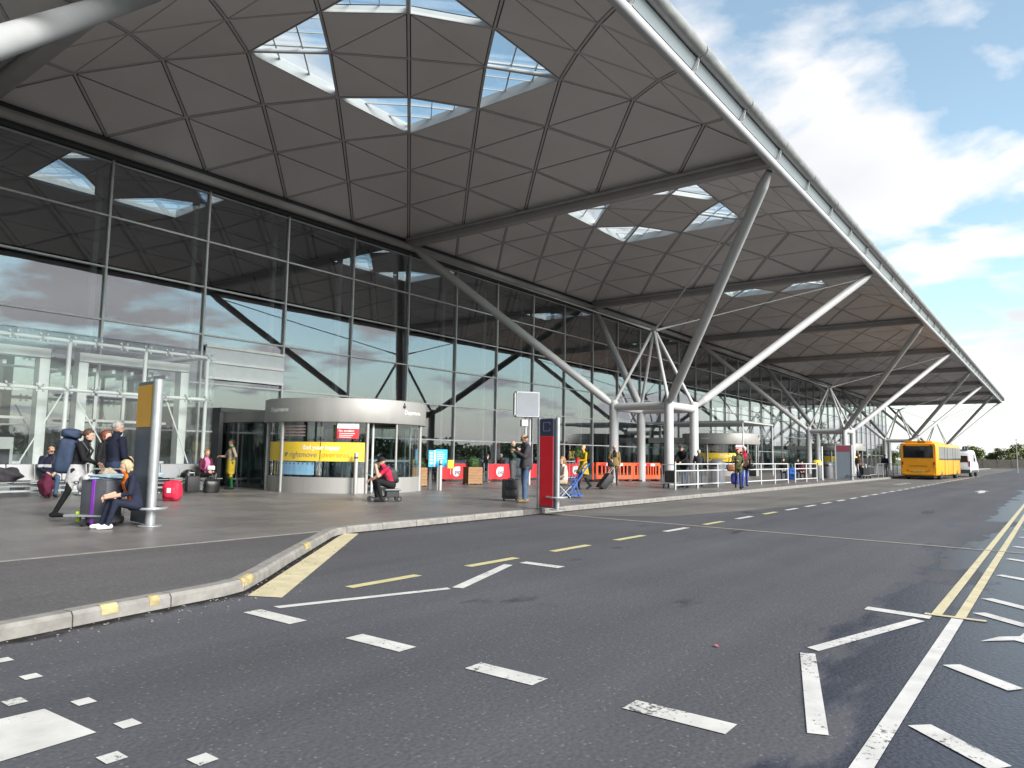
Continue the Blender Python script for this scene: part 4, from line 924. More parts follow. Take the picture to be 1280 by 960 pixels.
# ------------------------------------------------------------------ people
SKIN = {'light': mat('skin_light', (.55,.33,.24), .6, 0, .06, 20, spec=.3), 'tan': mat('skin_tan', (.42,.23,.15), .6, 0, .06, 20, spec=.3), 'brown': mat('skin_brown', (.24,.12,.07), .6, 0, .06, 20, spec=.3)}
HAIR = {k: mat('hair_'+k, c, .6, 0, .3, 30, bump=.5, bscale=60, stretch=(1,1,.3)) for k, c in dict(brown=(.07,.035,.018), black=(.015,.012,.010), auburn=(.13,.035,.018), blond=(.40,.31,.18), grey=(.32,.31,.30), white=(.62,.60,.57), dark=(.035,.022,.016), ginger=(.33,.16,.06)).items()}
CL = {k: cloth(k, c) for k, c in dict(navy=(.016,.019,.036), black=(.014,.014,.016), jeans=(.06,.10,.17), darkjeans=(.030,.045,.085), grey=(.085,.080,.085), charcoal=(.045,.042,.048), red=(.42,.02,.06), mustard=(.40,.27,.02), khaki=(.21,.145,.060), beige=(.33,.27,.20), cream=(.62,.50,.42), olive=(.085,.095,.045), green=(.020,.045,.035), brown=(.075,.045,.035), maroon=(.10,.018,.040), blue=(.05,.08,.30), floral=(.42,.41,.42), orange=(.62,.15,.02), pink=(.55,.20,.36), white=(.70,.69,.68), palegrey=(.42,.43,.44), scarfgreen=(.01,.09,.03), yellowskirt=(.42,.30,.03), darkgrey=(.05,.05,.055)).items()}
CL['leather'] = mat('black_leather', (.012,.012,.013), .38, 0, .2, 8, bump=.15)
CL['tanleather'] = mat('tan_leather', (.24,.085,.035), .45, 0, .2, 8, bump=.15)
CL['whiteshoe'] = mat('white_shoe', (.72,.71,.69), .6, 0, .05, 8)
EYE = mat('eye_dark', (.02,.015,.012), .3, 0, 0); LIP = mat('lip', (.40,.14,.12), .5, 0, 0)
V3 = Vector
def pose_stand(**k):
    J = dict(pelvis=(0,0,.96), waist=(0,0,1.10), chest=(0,0,1.30), neck=(-.01,0,1.47), head=(.02,0,1.63),
             shL=(0,.185,1.42), shR=(0,-.185,1.42), elL=(-.03,.235,1.13), elR=(-.03,-.235,1.13), wrL=(.07,.23,.89), wrR=(.07,-.23,.89),
             hipL=(0,.09,.93), hipR=(0,-.09,.93), knL=(.02,.10,.50), knR=(.02,-.10,.50), anL=(-.03,.11,.085), anR=(-.03,-.11,.085))
    J.update(k); return {a: V3(b) for a, b in J.items()}
def pose_sit(h=.45, reach=.44, **k):        # h: seat height; the pelvis sits on it
    z = h+.10
    J = dict(pelvis=(0,0,z), waist=(-.02,0,z+.15), chest=(.0,0,z+.35), neck=(.02,0,z+.52), head=(.06,0,z+.68),
             shL=(.01,.185,z+.47), shR=(.01,-.185,z+.47), elL=(.06,.24,z+.20), elR=(.06,-.24,z+.20), wrL=(.26,.10,z+.10), wrR=(.26,-.10,z+.10),
             hipL=(0,.09,z-.01), hipR=(0,-.09,z-.01), knL=(reach,.12,h+.07), knR=(reach,-.12,h+.07), anL=(reach+.02,.12,.085), anR=(reach+.02,-.12,.085))
    J.update(k); return {a: V3(b) for a, b in J.items()}
def capsule(mb, p0, p1, r0, r1, n=12, sq=None):
    p0, p1 = V3(p0), V3(p1); d = p1-p0; l_ = max(d.length, 1e-4); d = d/l_; a = d.orthogonal().normalized(); b = d.cross(a); rings = []
    for t in (80,50,25): rings.append((p0-d*r0*math.sin(R(t)), r0*math.cos(R(t))))
    for t in (0,.5,1): rings.append((p0+d*l_*t, r0+(r1-r0)*t))
    for t in (25,50,80): rings.append((p1+d*r1*math.sin(R(t)), r1*math.cos(R(t))))
    vs = []
    for c, r in rings:
        for i in range(n):
            q = 2*math.pi*i/n; vs.append(c+(a*math.cos(q)+b*math.sin(q))*r)
    fs = [(j*n+i, j*n+(i+1) % n, (j+1)*n+(i+1) % n, (j+1)*n+i) for j in range(len(rings)-1) for i in range(n)]
    fs += [tuple(range(n-1,-1,-1)), tuple((len(rings)-1)*n+i for i in range(n))]
    mb.add(vs, fs)
def loft(mb, secs, n=18):                   # secs: centre, half width, half depth, lateral dir, forward dir
    vs = []
    for c, w_, d_, la, fo in secs:
        for i in range(n):
            q = 2*math.pi*i/n; s_, c_ = math.sin(q), math.cos(q); k = 1/(abs(s_)**2.6+abs(c_)**2.6)**(1/2.6)
            vs.append(V3(c)+la*w_*s_*k+fo*d_*c_*k)
    fs = [(j*n+i, (j+1)*n+i, (j+1)*n+(i+1) % n, j*n+(i+1) % n) for j in range(len(secs)-1) for i in range(n)]
    fs += [tuple(range(n)), tuple((len(secs)-1)*n+i for i in range(n-1,-1,-1))]
    mb.add(vs, fs)
def seg_d(P, a, b, r0, r1):
    a, b = np.array(a), np.array(b); d = b-a; t = np.clip(((P-a)@d)/max(d@d, 1e-9), 0, 1)
    return np.linalg.norm(P-(a+t[:,None]*d), axis=1)-(r0+(r1-r0)*t), t
PEOPLE = []
def person(label, group, loc, rz, J, top, legs, shoe, skin='light', hair='short', haircol='brown', s=1.0, build=1.0, sleeve=1.0, usleeve=1.0, coat=None, skirt=None, look=None,
           stripe=None, inner=None, hood=None, cap=None, beard=None, glasses=False, voxel=.016, legbare=None, grip=(.5,.5), belt=None, woman=False):
    t = thing('person', label, 'person', loc, rz, group); t.scale = (s,s,s)
    PEOPLE.append((t, dict(J=J, top=top, legs=legs, shoe=shoe, skin=skin, hair=hair, haircol=haircol, build=build, sleeve=sleeve, usleeve=usleeve, coat=coat, skirt=skirt, look=look,
                           stripe=stripe, inner=inner, hood=hood, cap=cap, beard=beard, glasses=glasses, voxel=voxel, legbare=legbare, grip=grip, woman=woman)))
    return t
def hand_dirs(J, S):
    d = (J['wr'+S]-J['el'+S]).normalized(); lat = V3((0, 1 if S == 'L' else -1, 0)); th = d.cross(lat).cross(d)
    return d, (lat-d*lat.dot(d)).normalized()
def raw_body(K):
    J, B = K['J'], K['build']; mb = MB(); seg = []
    up = (J['neck']-J['pelvis']).normalized(); la = (J['shL']-J['shR']); la = (la-up*la.dot(up)).normalized(); fo = la.cross(up).normalized()
    hl = (J['hipL']-J['hipR']).normalized(); hf = hl.cross(V3((0,0,1))).normalized()
    bust = .02 if K['woman'] else 0; W = .92 if K['woman'] else 1
    sw = (J['shL']-J['shR']).length/2
    loft(mb, [(J['pelvis']-V3((0,0,.10)),.12*B,.095*B,hl,hf),(J['pelvis'],.165*B,.118*B,hl,hf),(J['waist'],.142*B*W,.108*B,(hl+la).normalized(),(hf+fo).normalized()),
              (J['chest']-up*.06+fo*bust*.3,.158*B*W,.122*B+bust*.5,la,fo),(J['chest']+up*.05+fo*bust,.172*B*W,.122*B,la,fo),(J['neck']-up*.09,sw*.92,.10*B,la,fo),(J['neck']-up*.02,sw*.52,.078,la,fo),(J['neck']+up*.03,.058,.058,la,fo)])
    def cap(name, a, b, r0, r1): capsule(mb, a, b, r0, r1); seg.append((name, a, b, r0, r1))
    hd = J['head']; lk = K['lookdir']
    nk = J['neck']+up*.0
    cap('neck', nk, hd-V3((0,0,.07))-lk*.012, .058, .053)
    for S in 'LR':
        cap('uarm'+S, J['sh'+S], J['el'+S], .062*B, .050*B); cap('farm'+S, J['el'+S], J['wr'+S], .049*B, .033*B)
        d, th = hand_dirs(J, S); cap('hand'+S, J['wr'+S]+d*.02, J['wr'+S]+d*.085, .030, .034)
        cap('thigh'+S, J['hip'+S], J['kn'+S], .090*B, .064*B); cap('shin'+S, J['kn'+S], J['an'+S], .060*B, .046*B)
        fd = K['foot'+S]; a = J['an'+S]; cap('foot'+S, a+V3((0,0,-.035))-fd*.05, a+V3((0,0,-.043))+fd*.15, .046, .040)
    if K['coat'] is not None or K['skirt'] is not None:
        L_ = K['coat'] if K['coat'] is not None else K['skirt']
        mid = (J['knL']+J['knR'])/2; ax = (mid-J['pelvis']); ll = ax.length; q = J['pelvis']+ax.normalized()*L_
        wide = (J['knL']-J['knR']).length*.5*min(1, L_/ll)+.09
        f2 = hl.cross(ax.normalized()*-1).normalized()
        dx_ = abs((J['knL']-J['knR']).dot(f2))*.5*min(1, L_/ll)
        loft(mb, [(J['waist'],.150*B,.120*B,hl,hf),(J['pelvis'],.182*B,.140*B,hl,hf),(q,max(.17,wide)*B,(.135+dx_)*B,hl,f2)])
        seg.append(('coat', J['waist'], q, .15, .17))
    seg.append(('torso', J['pelvis'], J['neck'], .13, .13)); seg.append(('hips', J['pelvis']-V3((0,0,.08)), J['pelvis'], .12, .15))
    rot = Matrix((lk, K['lookup'].cross(lk), K['lookup'])).transposed()
    mb.ball(hd+rot@V3((-.008,0,.022)), (.098,.079,.098), 16, 12, rot=rot); mb.ball(hd+rot@V3((.022,0,-.055)), (.064,.056,.060), 12, 8, rot=rot)
    mb.ball(hd+rot@V3((.088,0,-.018)), (.026,.016,.026), 8, 6, rot=rot); mb.ball(hd+rot@V3((.055,0,-.098)), (.030,.028,.020), 8, 6, rot=rot)
    for y in (-.079,.079): mb.ball(hd+rot@V3((-.008,y,-.012)), (.020,.012,.033), 8, 6, rot=rot)
    seg.append(('head', hd+rot@V3((0,0,-.05)), hd+rot@V3((0,0,.03)), .075, .095))
    return mb, seg, rot
def finish_person(t, K, me, seg, rot):
    J = K['J']; nf = len(me.polygons); P = np.empty(nf*3); me.polygons.foreach_get('center', P); P = P.reshape(-1,3)
    best = np.full(nf, 9.0); idx = np.zeros(nf, int); T = np.zeros(nf)
    for i, (nm, a, b, r0, r1) in enumerate(seg):
        d, q = seg_d(P, a, b, r0, r1)
        if nm == 'coat': d = d-.02
        m_ = d < best; best[m_] = d[m_]; idx[m_] = i; T[m_] = q[m_]
    mats = [CL[K['top']], CL[K['legs']], CL[K['shoe']], SKIN[K['skin']], CL[K['stripe'] or K['top']], CL[K['inner'] or K['top']], CL[K['skirt_col']] , EYE, LIP]
    mi = np.zeros(nf, int)
    up = np.array((J['neck']-J['pelvis']).normalized()); L_ = (J['neck']-J['pelvis']).length
    h = (P-np.array(J['pelvis']))@up/L_
    for i, (nm, *_r) in enumerate(seg):
        m_ = idx == i
        if nm.startswith('uarm'): mi[m_] = np.where(T[m_] <= K['usleeve'], 0, 3)
        elif nm.startswith('farm'): mi[m_] = np.where((T[m_] <= K['sleeve']) & (K['usleeve'] >= 1), 0, 3)
        elif nm.startswith('hand') or nm in ('neck','head'): mi[m_] = 3
        elif nm.startswith('thigh') or nm == 'hips': mi[m_] = 1
        elif nm.startswith('shin'): mi[m_] = np.where(T[m_] < (K['legbare'] or 9), 1, 3)
        elif nm.startswith('foot'): mi[m_] = 2
        elif nm == 'coat': mi[m_] = 0 if K['coat'] is not None else np.where(T[m_] > .12, 6, 0)
        elif nm == 'torso': mi[m_] = np.where(h[m_] < -.02, 1, 0)
    if K['coat'] is not None: mi[(mi == 1) & (h > -.10)] = 0
    if K['stripe']: mi[(mi == 0) & (h > .48) & (h < .62)] = 4
    if K['inner']:
        fo = np.array(K['fo']); la = np.array(K['la']); rel = P-np.array(J['chest']); m_ = (mi == 0) & (rel@fo > .03) & (np.abs(rel@la) < .085+.03*np.maximum(0, h-.6)) & (h > .12) & (idx == [s_[0] for s_ in seg].index('torso')); mi[m_] = 5
    hd = J['head']; iv = np.array(rot.transposed()); loc_ = (P-np.array(hd))@iv.T
    m_ = (mi == 3) & (np.abs(loc_[:,1]) < .028) & (np.abs(loc_[:,2]+.068) < .011) & (loc_[:,0] > .05); mi[m_] = 8
    me.polygons.foreach_set('material_index', mi.astype(np.int32))
    for m in mats: me.materials.append(m)
    # fingers, thumbs and eyes joined to the same skin
    ex = MB()
    for S, g in zip('LR', K['grip']):
        d, th = hand_dirs(J, S); w_ = J['wr'+S]+d*.085; inw = th.cross(d)*(1 if S == 'R' else -1); inw = -th if abs(d.z) > .7 else V3((0,0,-1)); inw = (inw-d*inw.dot(d)).normalized(); side = d.cross(inw).normalized()
        for k, (o, l1) in enumerate(((-.027,.062),(-.009,.072),(.009,.068),(.026,.052))):
            a = w_+side*o; b = a+(d*(1-g*.5)+inw*g*.6).normalized()*l1*.55; c = b+(d*(1-g*1.1)+inw*g*1.1).normalized()*l1*.5; e = c+(d*(.6-g*1.2)+inw*g).normalized()*l1*.35
            capsule(ex, a-d*.02, b, .0095, .009, 6); capsule(ex, b, c, .009, .008, 6); capsule(ex, c, e, .008, .007, 6)
        a = J['wr'+S]+d*.03+side*-.03; b = a+(side*-.6+d*.7+inw*.3).normalized()*.04; capsule(ex, a, b, .012, .010, 6); capsule(ex, b, b+(d+inw*.4).normalized()*.03, .010, .008, 6)
    nfing = len(ex.f)
    for y in (-.030,.030): ex.ball(hd+rot@V3((.083,y,.008)), (.008,.013,.007), 8, 6, rot=rot)
    bm = bmesh.new(); bm.from_mesh(me)
    vv = [bm.verts.new(v) for v in ex.v]
    for k, f in enumerate(ex.f):
        fc = bm.faces.new([vv[i] for i in f]); fc.material_index = 3 if k < nfing else 7; fc.smooth = True
    for f in bm.faces: f.smooth = True
    bm.to_mesh(me); bm.free()
    link('body', me, t)
    # hair
    st = K['hair']; hc = HAIR[K['haircol']]; rnd = random.Random(len(t.name)+int(abs(t.location.x)*100))
    if st != 'bald' or True:
        mb = MB(); n, m = 22, 15; vs = []
        for j in range(m+1):
            ph = math.pi*j/m
            for i in range(n):
                q = 2*math.pi*i/n; x, y, z = math.sin(ph)*math.cos(q), math.sin(ph)*math.sin(q), math.cos(ph)
                front = x; lim = {'short':-.25,'bald':-.15,'bob':-.75,'long':-.6,'tied':-.35}[st] if front < .1 else (.36+.25*max(0, front-.3) if front > .45 else -.25+(front-.1)*1.75 if st != 'bob' else -.7+(front-.1)*2.9)
                on = z > lim
                if st == 'bald' and z > .42+.1*front: on = False
                k = (1.075+.035*rnd.random()) if on else .86
                if st in ('bob','long') and on and z < .2: k += .10
                vs.append(hd+rot@V3((-.010+.101*x*k, .084*y*k, .022+.104*z*k)))
        fs = [(j*n+i, (j+1)*n+i, (j+1)*n+(i+1) % n, j*n+(i+1) % n) for j in range(m) for i in range(n)]
        mb.add(vs, fs)
        if st == 'long':
            for k in range(5): y = -.06+.03*k; capsule(mb, hd+rot@V3((-.07,y,-.02)), hd+rot@V3((-.075,y*1.2,-.20)), .035, .025, 8)
        if st == 'bob':
            for y in (-.07,.07): capsule(mb, hd+rot@V3((-.03,y,.0)), hd+rot@V3((-.02,y*1.02,-.09)), .030, .026, 8)
            capsule(mb, hd+rot@V3((-.075,-.03,-.06)), hd+rot@V3((-.075,.03,-.06)), .04, .04, 8)
        if st == 'tied': mb.ball(hd+rot@V3((-.125,0,.03)), (.045,.045,.045), 10, 8)
        mb.build('hair', hc, t, rebase=False, smooth=60)
    if K['beard']:
        mb = MB(); mb.ball(hd+rot@V3((.035,0,-.080)), (.058,.058,.045), 12, 8, rot=rot); mb.build('beard', HAIR[K['beard']], t, rebase=False, smooth=60)
    if K['glasses']:
        mb = MB()
        for y in (-.032,.032): mb.bar(hd+rot@V3((.094,y-.022,.008)), hd+rot@V3((.094,y+.022,.008)), .006, .034)
        for y in (-.078,.078): mb.bar(hd+rot@V3((.094,y*.75,.014)), hd+rot@V3((-.01,y*1.07,.014)), .005, .006)
        mb.bar(hd+rot@V3((.095,-.012,.014)), hd+rot@V3((.095,.012,.014)), .005, .006)
        mb.build('glasses', M['dark_glass'], t, rebase=False)
    if K['cap']:
        mb = MB(); mb.ball(hd+rot@V3((-.008,0,.055)), (.112,.094,.075), 16, 10, rot=rot); mb.ball(hd+rot@V3((.105,0,.050)), (.075,.075,.012), 12, 6, rot=rot); mb.build('cap', CL[K['cap']], t, rebase=False, smooth=60)
    if K['hood']:
        mb = MB(); nk = J['neck']; fo = V3(K['fo']); la = V3(K['la'])
        for k in range(9): q = R(-150+300*k/8); p = nk+fo*-.085*math.cos(q)*1.0+la*.095*math.sin(q); mb.ball(p, (.045,.045,.04), 8, 6)
        mb.build('scarf' if K['hood'][0] == 's' else 'collar', CL[K['hood'][1:]], t, rebase=False, smooth=60)
def build_people():
    objs = []
    for t, K in PEOPLE:
        J = K['J']; up = (J['neck']-J['pelvis']).normalized(); la = (J['shL']-J['shR']); la = (la-up*la.dot(up)).normalized(); K['la'] = tuple(la); K['fo'] = tuple(la.cross(up).normalized())
        lk = V3(K['look'] or (1,0,-.05)).normalized(); K['lookdir'] = lk; lt = V3((0,0,1)).cross(lk).normalized(); K['lookup'] = lk.cross(lt).normalized()
        for S in 'LR':
            f = J['kn'+S]-J['hip'+S]; sh = J['an'+S]-J['kn'+S]; f = V3((f.x*.3+.5, f.y*.3, 0)).normalized(); K['foot'+S] = V3((f.x, f.y+(.12 if S == 'L' else -.12), 0)).normalized()
            if J['an'+S].z > .14: K['foot'+S] = (K['foot'+S]+V3((0,0,-.55))).normalized()
        if isinstance(K['skirt'], tuple): K['skirt_col'] = K['skirt'][1]; K['skirt'] = K['skirt'][0]
        else: K['skirt_col'] = K['legs']
        mb, seg, rot = raw_body(K); me = mb.mesh('body_raw'); o = link('body_raw', me)
        m = o.modifiers.new('r', 'REMESH'); m.mode = 'VOXEL'; m.voxel_size = K['voxel']; m2 = o.modifiers.new('s', 'SMOOTH'); m2.factor = .5; m2.iterations = 3
        objs.append((o, seg, rot))
    dg = bpy.context.evaluated_depsgraph_get()
    mes = [bpy.data.meshes.new_from_object(o.evaluated_get(dg)) for o, s_, r_ in objs]
    for (t, K), (o, seg, rot), me in zip(PEOPLE, objs, mes):
        raw = o.data; bpy.data.objects.remove(o); bpy.data.meshes.remove(raw); me.name = 'body'; finish_person(t, K, me, seg, rot)
PV = .12
def stand_at(x, y): return (x, y, PV)
# --- left group by the glass lobby
G1 = 'travellers waiting near the glass lobby'
person('seated person in navy jumper with grey chest band, bald, on the long bench', G1, (8.22,22.17,PV), R(-100), pose_sit(.45, anL=(.36,.12,.085), anR=(.50,-.12,.085), head=(.09,0,1.22), neck=(.04,0,1.05)), 'navy', 'jeans', 'brown', hair='bald', haircol='brown', stripe='palegrey', inner=None, build=1.12, look=(1,.35,-.25), glasses=True, s=1.03)
bp_p = person('person striding right in pale patterned skirt under the big blue backpack', G1, (6.10,15.16,PV), R(-38), pose_stand(pelvis=(.0,0,.94), waist=(.02,0,1.08), chest=(.06,0,1.28), neck=(.11,0,1.44), head=(.17,0,1.59), shL=(.08,.17,1.39), shR=(.08,-.17,1.39), elL=(.12,.24,1.12), elR=(.18,-.22,1.13), wrL=(.34,.16,1.02), wrR=(.38,-.14,1.06), knL=(.15,.09,.50), knR=(-.10,-.09,.51), anL=(.12,.09,.085), anR=(-.30,-.09,.11)), 'black', 'black', 'black', hair='tied', haircol='brown', skirt=(.24,'floral'), woman=True, look=(1,0,-.1))
person('person with dark red hair in a black coat, standing behind the backpack carrier', G1, (7.04,16.2,PV), R(-45), pose_stand(), 'black', 'black', 'black', hair='bob', haircol='auburn', coat=.28, woman=True, look=(1,0,-.05), s=.99)
person('tall person seen from behind in navy jumper left of the amber topped totem', G1, (6.28,14.0,PV), R(5), pose_stand(elL=(.08,.24,1.15), wrL=(.25,.12,1.12), elR=(.02,-.25,1.13), wrR=(.2,-.16,1.05)), 'navy', 'darkjeans', 'black', hair='short', haircol='grey', look=(.75,-.6,-.08), s=1.06, build=1.14)
person('blonde person in navy jacket and orange top, sitting against the left totem', G1, (6.12,12.78,PV), R(172), pose_sit(.30, reach=.40, chest=(.10,0,.78), neck=(.15,0,.94), head=(.20,0,1.08), shL=(.12,.17,.89), shR=(.12,-.17,.89), waist=(.03,0,.58), elL=(.17,.22,.62), elR=(.2,-.22,.62), wrL=(.43,.07,.56), wrR=(.43,-.07,.58), anL=(.47,.12,.085), anR=(.50,-.10,.085), knL=(.36,.12,.46), knR=(.40,-.10,.47)), 'navy', 'navy', 'whiteshoe', hair='bob', haircol='blond', inner='orange', look=(1,-.12,-.15), woman=True, voxel=.014, sleeve=.45, s=.96)
person('seated person with cropped fair hair and pink top on the shorter bench', G1, (12.75,22.12,PV), R(-80), pose_sit(.45, knL=(.44,.06,.56), knR=(.44,-.09,.53), anL=(.52,-.03,.30), anR=(.42,-.12,.085)), 'maroon', 'leather', 'black', hair='short', haircol='ginger', inner='pink', woman=True, look=(1,-.35,-.05))
person('standing person in beige cardigan and green scarf with hand on hip', G1, (14.05,22.75,PV), R(165), pose_stand(elL=(-.06,.33,1.16), wrL=(.02,.17,1.02), elR=(.12,-.24,1.14), wrR=(.30,-.18,1.15)), 'beige', 'scarfgreen', 'black', skin='brown', hair='tied', haircol='black', skirt=(.42,'yellowskirt'), hood='sscarfgreen', woman=True, look=(1,.25,0), s=.98)
# --- middle
G2 = 'travellers around the middle of the forecourt'
person('person in red shirt and black cap crouched on a small wheeled case', G2, (14.0,14.75,PV), R(150), pose_sit(.36, chest=(.14,0,.80), neck=(.22,0,.95), head=(.29,0,1.09), waist=(.04,0,.60), shL=(.18,.18,.90), shR=(.18,-.18,.90), elL=(.42,.20,.70), elR=(.36,-.24,.66), wrL=(.45,.06,.93), wrR=(.56,-.10,.60), knL=(.42,.15,.56), knR=(.44,-.15,.54), anL=(.30,.13,.085), anR=(.36,-.13,.085)), 'red', 'black', 'black', hair='short', haircol='dark', cap='black', usleeve=.75, look=(1,0,-.35), build=1.08, voxel=.014)
gm = person('tall bearded person in grey jacket and blue jeans looking at a phone', G2, (16.65,12.08,PV), R(140), pose_stand(elL=(.10,.26,1.16), wrL=(.30,.08,1.30), elR=(.08,-.26,1.16), wrR=(.28,-.06,1.28), head=(.05,0,1.62), anL=(.06,.12,.085), knL=(.06,.11,.5)), 'charcoal', 'jeans', 'khaki', skin='tan', hair='bald', haircol='black', beard='black', glasses=True, look=(1,.1,-.38), s=1.10, build=1.16, coat=.10, voxel=.014)
person('person in dark green shirt with hands raised to mouth, behind grey jacket person', G2, (22.2,16.75,PV), R(-70), pose_stand(elL=(.12,.25,1.18), wrL=(.20,.04,1.42), elR=(.12,-.25,1.18), wrR=(.22,-.04,1.40)), 'green', 'grey', 'black', skin='light', hair='bald', haircol='grey', look=(.8,-.5,-.05), s=1.06, build=1.1)
person('seated person in cream top with ginger hair beside the blue folding trolley', G2, (19.32,12.53,PV), R(140), pose_sit(.42), 'cream', 'beige', 'black', hair='bob', haircol='ginger', woman=True, look=(1,.5,0), s=.98)
person('person in mustard yellow coat walking left and pulling a black case', G2, (24.55,15.0,PV), R(150), pose_stand(knL=(.22,.08,.52), anL=(.25,.08,.085), knR=(-.10,-.08,.50), anR=(-.34,-.08,.16), wrR=(-.22,-.26,.86), elR=(-.14,-.24,1.12), wrL=(.30,.16,1.14), elL=(.06,.25,1.15)), 'mustard', 'black', 'black', hair='short', haircol='blond', coat=.36, woman=True, look=(.85,.5,0))
person('standing person in khaki jacket before the orange barriers', G2, (29.75,16.5,PV), R(215), pose_stand(elR=(.02,-.26,1.15), wrR=(.18,-.18,1.12)), 'khaki', 'brown', 'khaki', hair='bald', haircol='grey', inner='black', glasses=True, coat=.12, s=1.04, build=1.05, look=(1,.1,0))
# --- café guests
G3 = 'café guests behind the red screens'
for (x, y, a), (lb, tp, hr, hs, sk) in zip(CH, (('leftmost café guest in dark top, brown haired','black','brown','bob','tan'),('café guest with long fair hair in black top','black','blond','long','light'),('café guest in dark jacket and white shirt beside the ball shrub','charcoal','dark','short','light'),('café guest in grey top, head bowed, at the right café table','charcoal','grey','short','tan'))):
    person(lb, G3, (x, y, PV), a, pose_sit(.45, wrL=(.36,.10,.80), wrR=(.36,-.10,.80)), tp, 'black', 'black', skin=sk, hair=hs, haircol=hr, inner='white' if 'white' in lb else None, voxel=.022, look=(1,0,-.1 if 'bowed' not in lb else -.5))
# --- by the railings
G4 = 'travellers at the railings'
person('person in black hooded jacket and jeans bending over behind the railing', G4, (29.95,13.12,PV), R(175), pose_stand(chest=(.10,0,1.28), neck=(.17,0,1.42), head=(.26,0,1.53), shL=(.13,.18,1.37), shR=(.13,-.18,1.37), elL=(.28,.22,1.14), elR=(.30,-.22,1.14), wrL=(.50,.12,1.02), wrR=(.52,-.12,1.02)), 'black', 'jeans', 'black', hair='short', haircol='brown', hood='cblack', look=(1,.3,-.55), s=1.10, build=1.14, coat=.10, voxel=.020)
person('grey haired person in dark jacket with back turned at the railing', G4, (31.85,13.25,PV), R(20), pose_stand(wrL=(.25,.15,1.05), wrR=(.25,-.15,1.05), elL=(.04,.25,1.14), elR=(.04,-.25,1.14)), 'charcoal', 'darkjeans', 'black', hair='short', haircol='grey', coat=.12, look=(1,-.3,-.1), voxel=.020, s=.96)
person('person in olive jacket with brown shoulder bag walking along the kerb', G4, (30.95,11.10,PV), R(205), pose_stand(knL=(.10,.08,.5), anL=(.10,.09,.085), knR=(-.04,-.08,.5), anR=(-.20,-.09,.12), elL=(-.02,.24,1.15), wrL=(.16,.18,1.10), wrR=(.2,-.1,1.22), elR=(.06,-.25,1.15)), 'olive', 'darkjeans', 'black', hair='bob', haircol='brown', coat=.12, woman=True, look=(1,.3,.1), voxel=.018, s=.98)
person('white haired person in plaid brown jacket and blue trousers, walking behind olive jacket person', G4, (32.35,11.30,PV), R(200), pose_stand(knL=(-.06,.08,.5), anL=(-.22,.09,.13), knR=(.14,-.08,.5), anR=(.16,-.09,.085)), 'brown', 'blue', 'black', hair='short', haircol='white', inner='red', coat=.08, look=(1,.2,-.05), voxel=.018, s=1.05)
person('seated person in black beyond the railing, beside a blue bag', G4, (44.8,13.3,PV), R(200), pose_sit(.45), 'black', 'darkjeans', 'black', hair='short', haircol='dark', voxel=.026)
person('small seated person in dark red clothes near the second steel support', G4, (47.3,12.9,PV), R(200), pose_sit(.40), 'maroon', 'black', 'black', hair='short', haircol='brown', voxel=.026, s=.9)
person('dark dressed person leaning back on a seat by the far litter bins', G4, (51.6,14.3,PV), R(170), pose_sit(.42), 'black', 'black', 'black', hair='short', haircol='dark', voxel=.026)
G5 = 'travellers waiting by the bus'
for i, (x, y, tp, lb) in enumerate(((57.2,11.6,'brown','person in dark brown coat with a luggage trolley left of the bus'),(58.9,11.9,'navy','person in navy jacket standing between trolley and bus'),(60.6,12.3,'black','person in black bending beside the far hurdles, nearest the bus'),(63.6,11.0,'navy','person in navy at the nearside corner of the orange bus'))):
    person(lb, G5, (x, y, PV), R(200-60*i), pose_stand(), tp, 'darkjeans', 'black', hair='short', haircol='dark', coat=.15, voxel=.03)
build_people()
# ------------------------------------------------------------------ luggage and carried things
M['case_grey'] = mat('case_grey', (.075,.078,.090), .6, 0, .12, 5, bump=.1); M['purple'] = mat('purple_strap', (.22,.035,.42), .6, 0, .1, 10)
M['case_black'] = mat('case_black', (.016,.015,.017), .6, 0, .2, 6, bump=.15); M['pack_blue'] = mat('pack_blue', (.022,.038,.078), .8, 0, .2, 6, bump=.2); M['pack_orange'] = mat('pack_badge', (.50,.14,.03), .7, 0, .1, 10)
M['bag_red'] = mat('bag_red', (.55,.015,.05), .7, 0, .15, 7, bump=.2); M['bag_blue'] = mat('bag_blue', (.03,.05,.16), .7, 0, .15, 7, bump=.2); M['tarp_blue'] = mat('cloth_pale_blue', (.30,.40,.47), .8, 0, .2, 7, bump=.3)
M['blue_metal'] = mat('blue_trolley', (.02,.12,.48), .4, 0, .1, 5); M['neon'] = mat('neon_yellow', (.55,.75,.02), .6, 0, .05, 8)
def lump(c, r, n=16, m=10, amp=.12, seed=1, rot=None, p=5.0):
    rnd = random.Random(seed); mb = MB(); mb.ball((0,0,0), (1,1,1), n, m); ph = [rnd.random()*6 for _ in range(6)]
    out = []
    for v in mb.v:
        q = (abs(v[0])**p+abs(v[1])**p+abs(v[2])**p)**(1/p)
        k = (1+amp*(math.sin(v[0]*4+ph[0])*math.sin(v[1]*4+ph[1])+.6*math.sin(v[2]*6+ph[2]+v[0]*4)))/q
        w_ = V3((v[0]*k*r[0], v[1]*k*r[1], v[2]*k*r[2])); w_ = rot@w_ if rot else w_
        out.append((c[0]+w_.x, c[1]+w_.y, c[2]+w_.z))
    mb.v = out; return mb
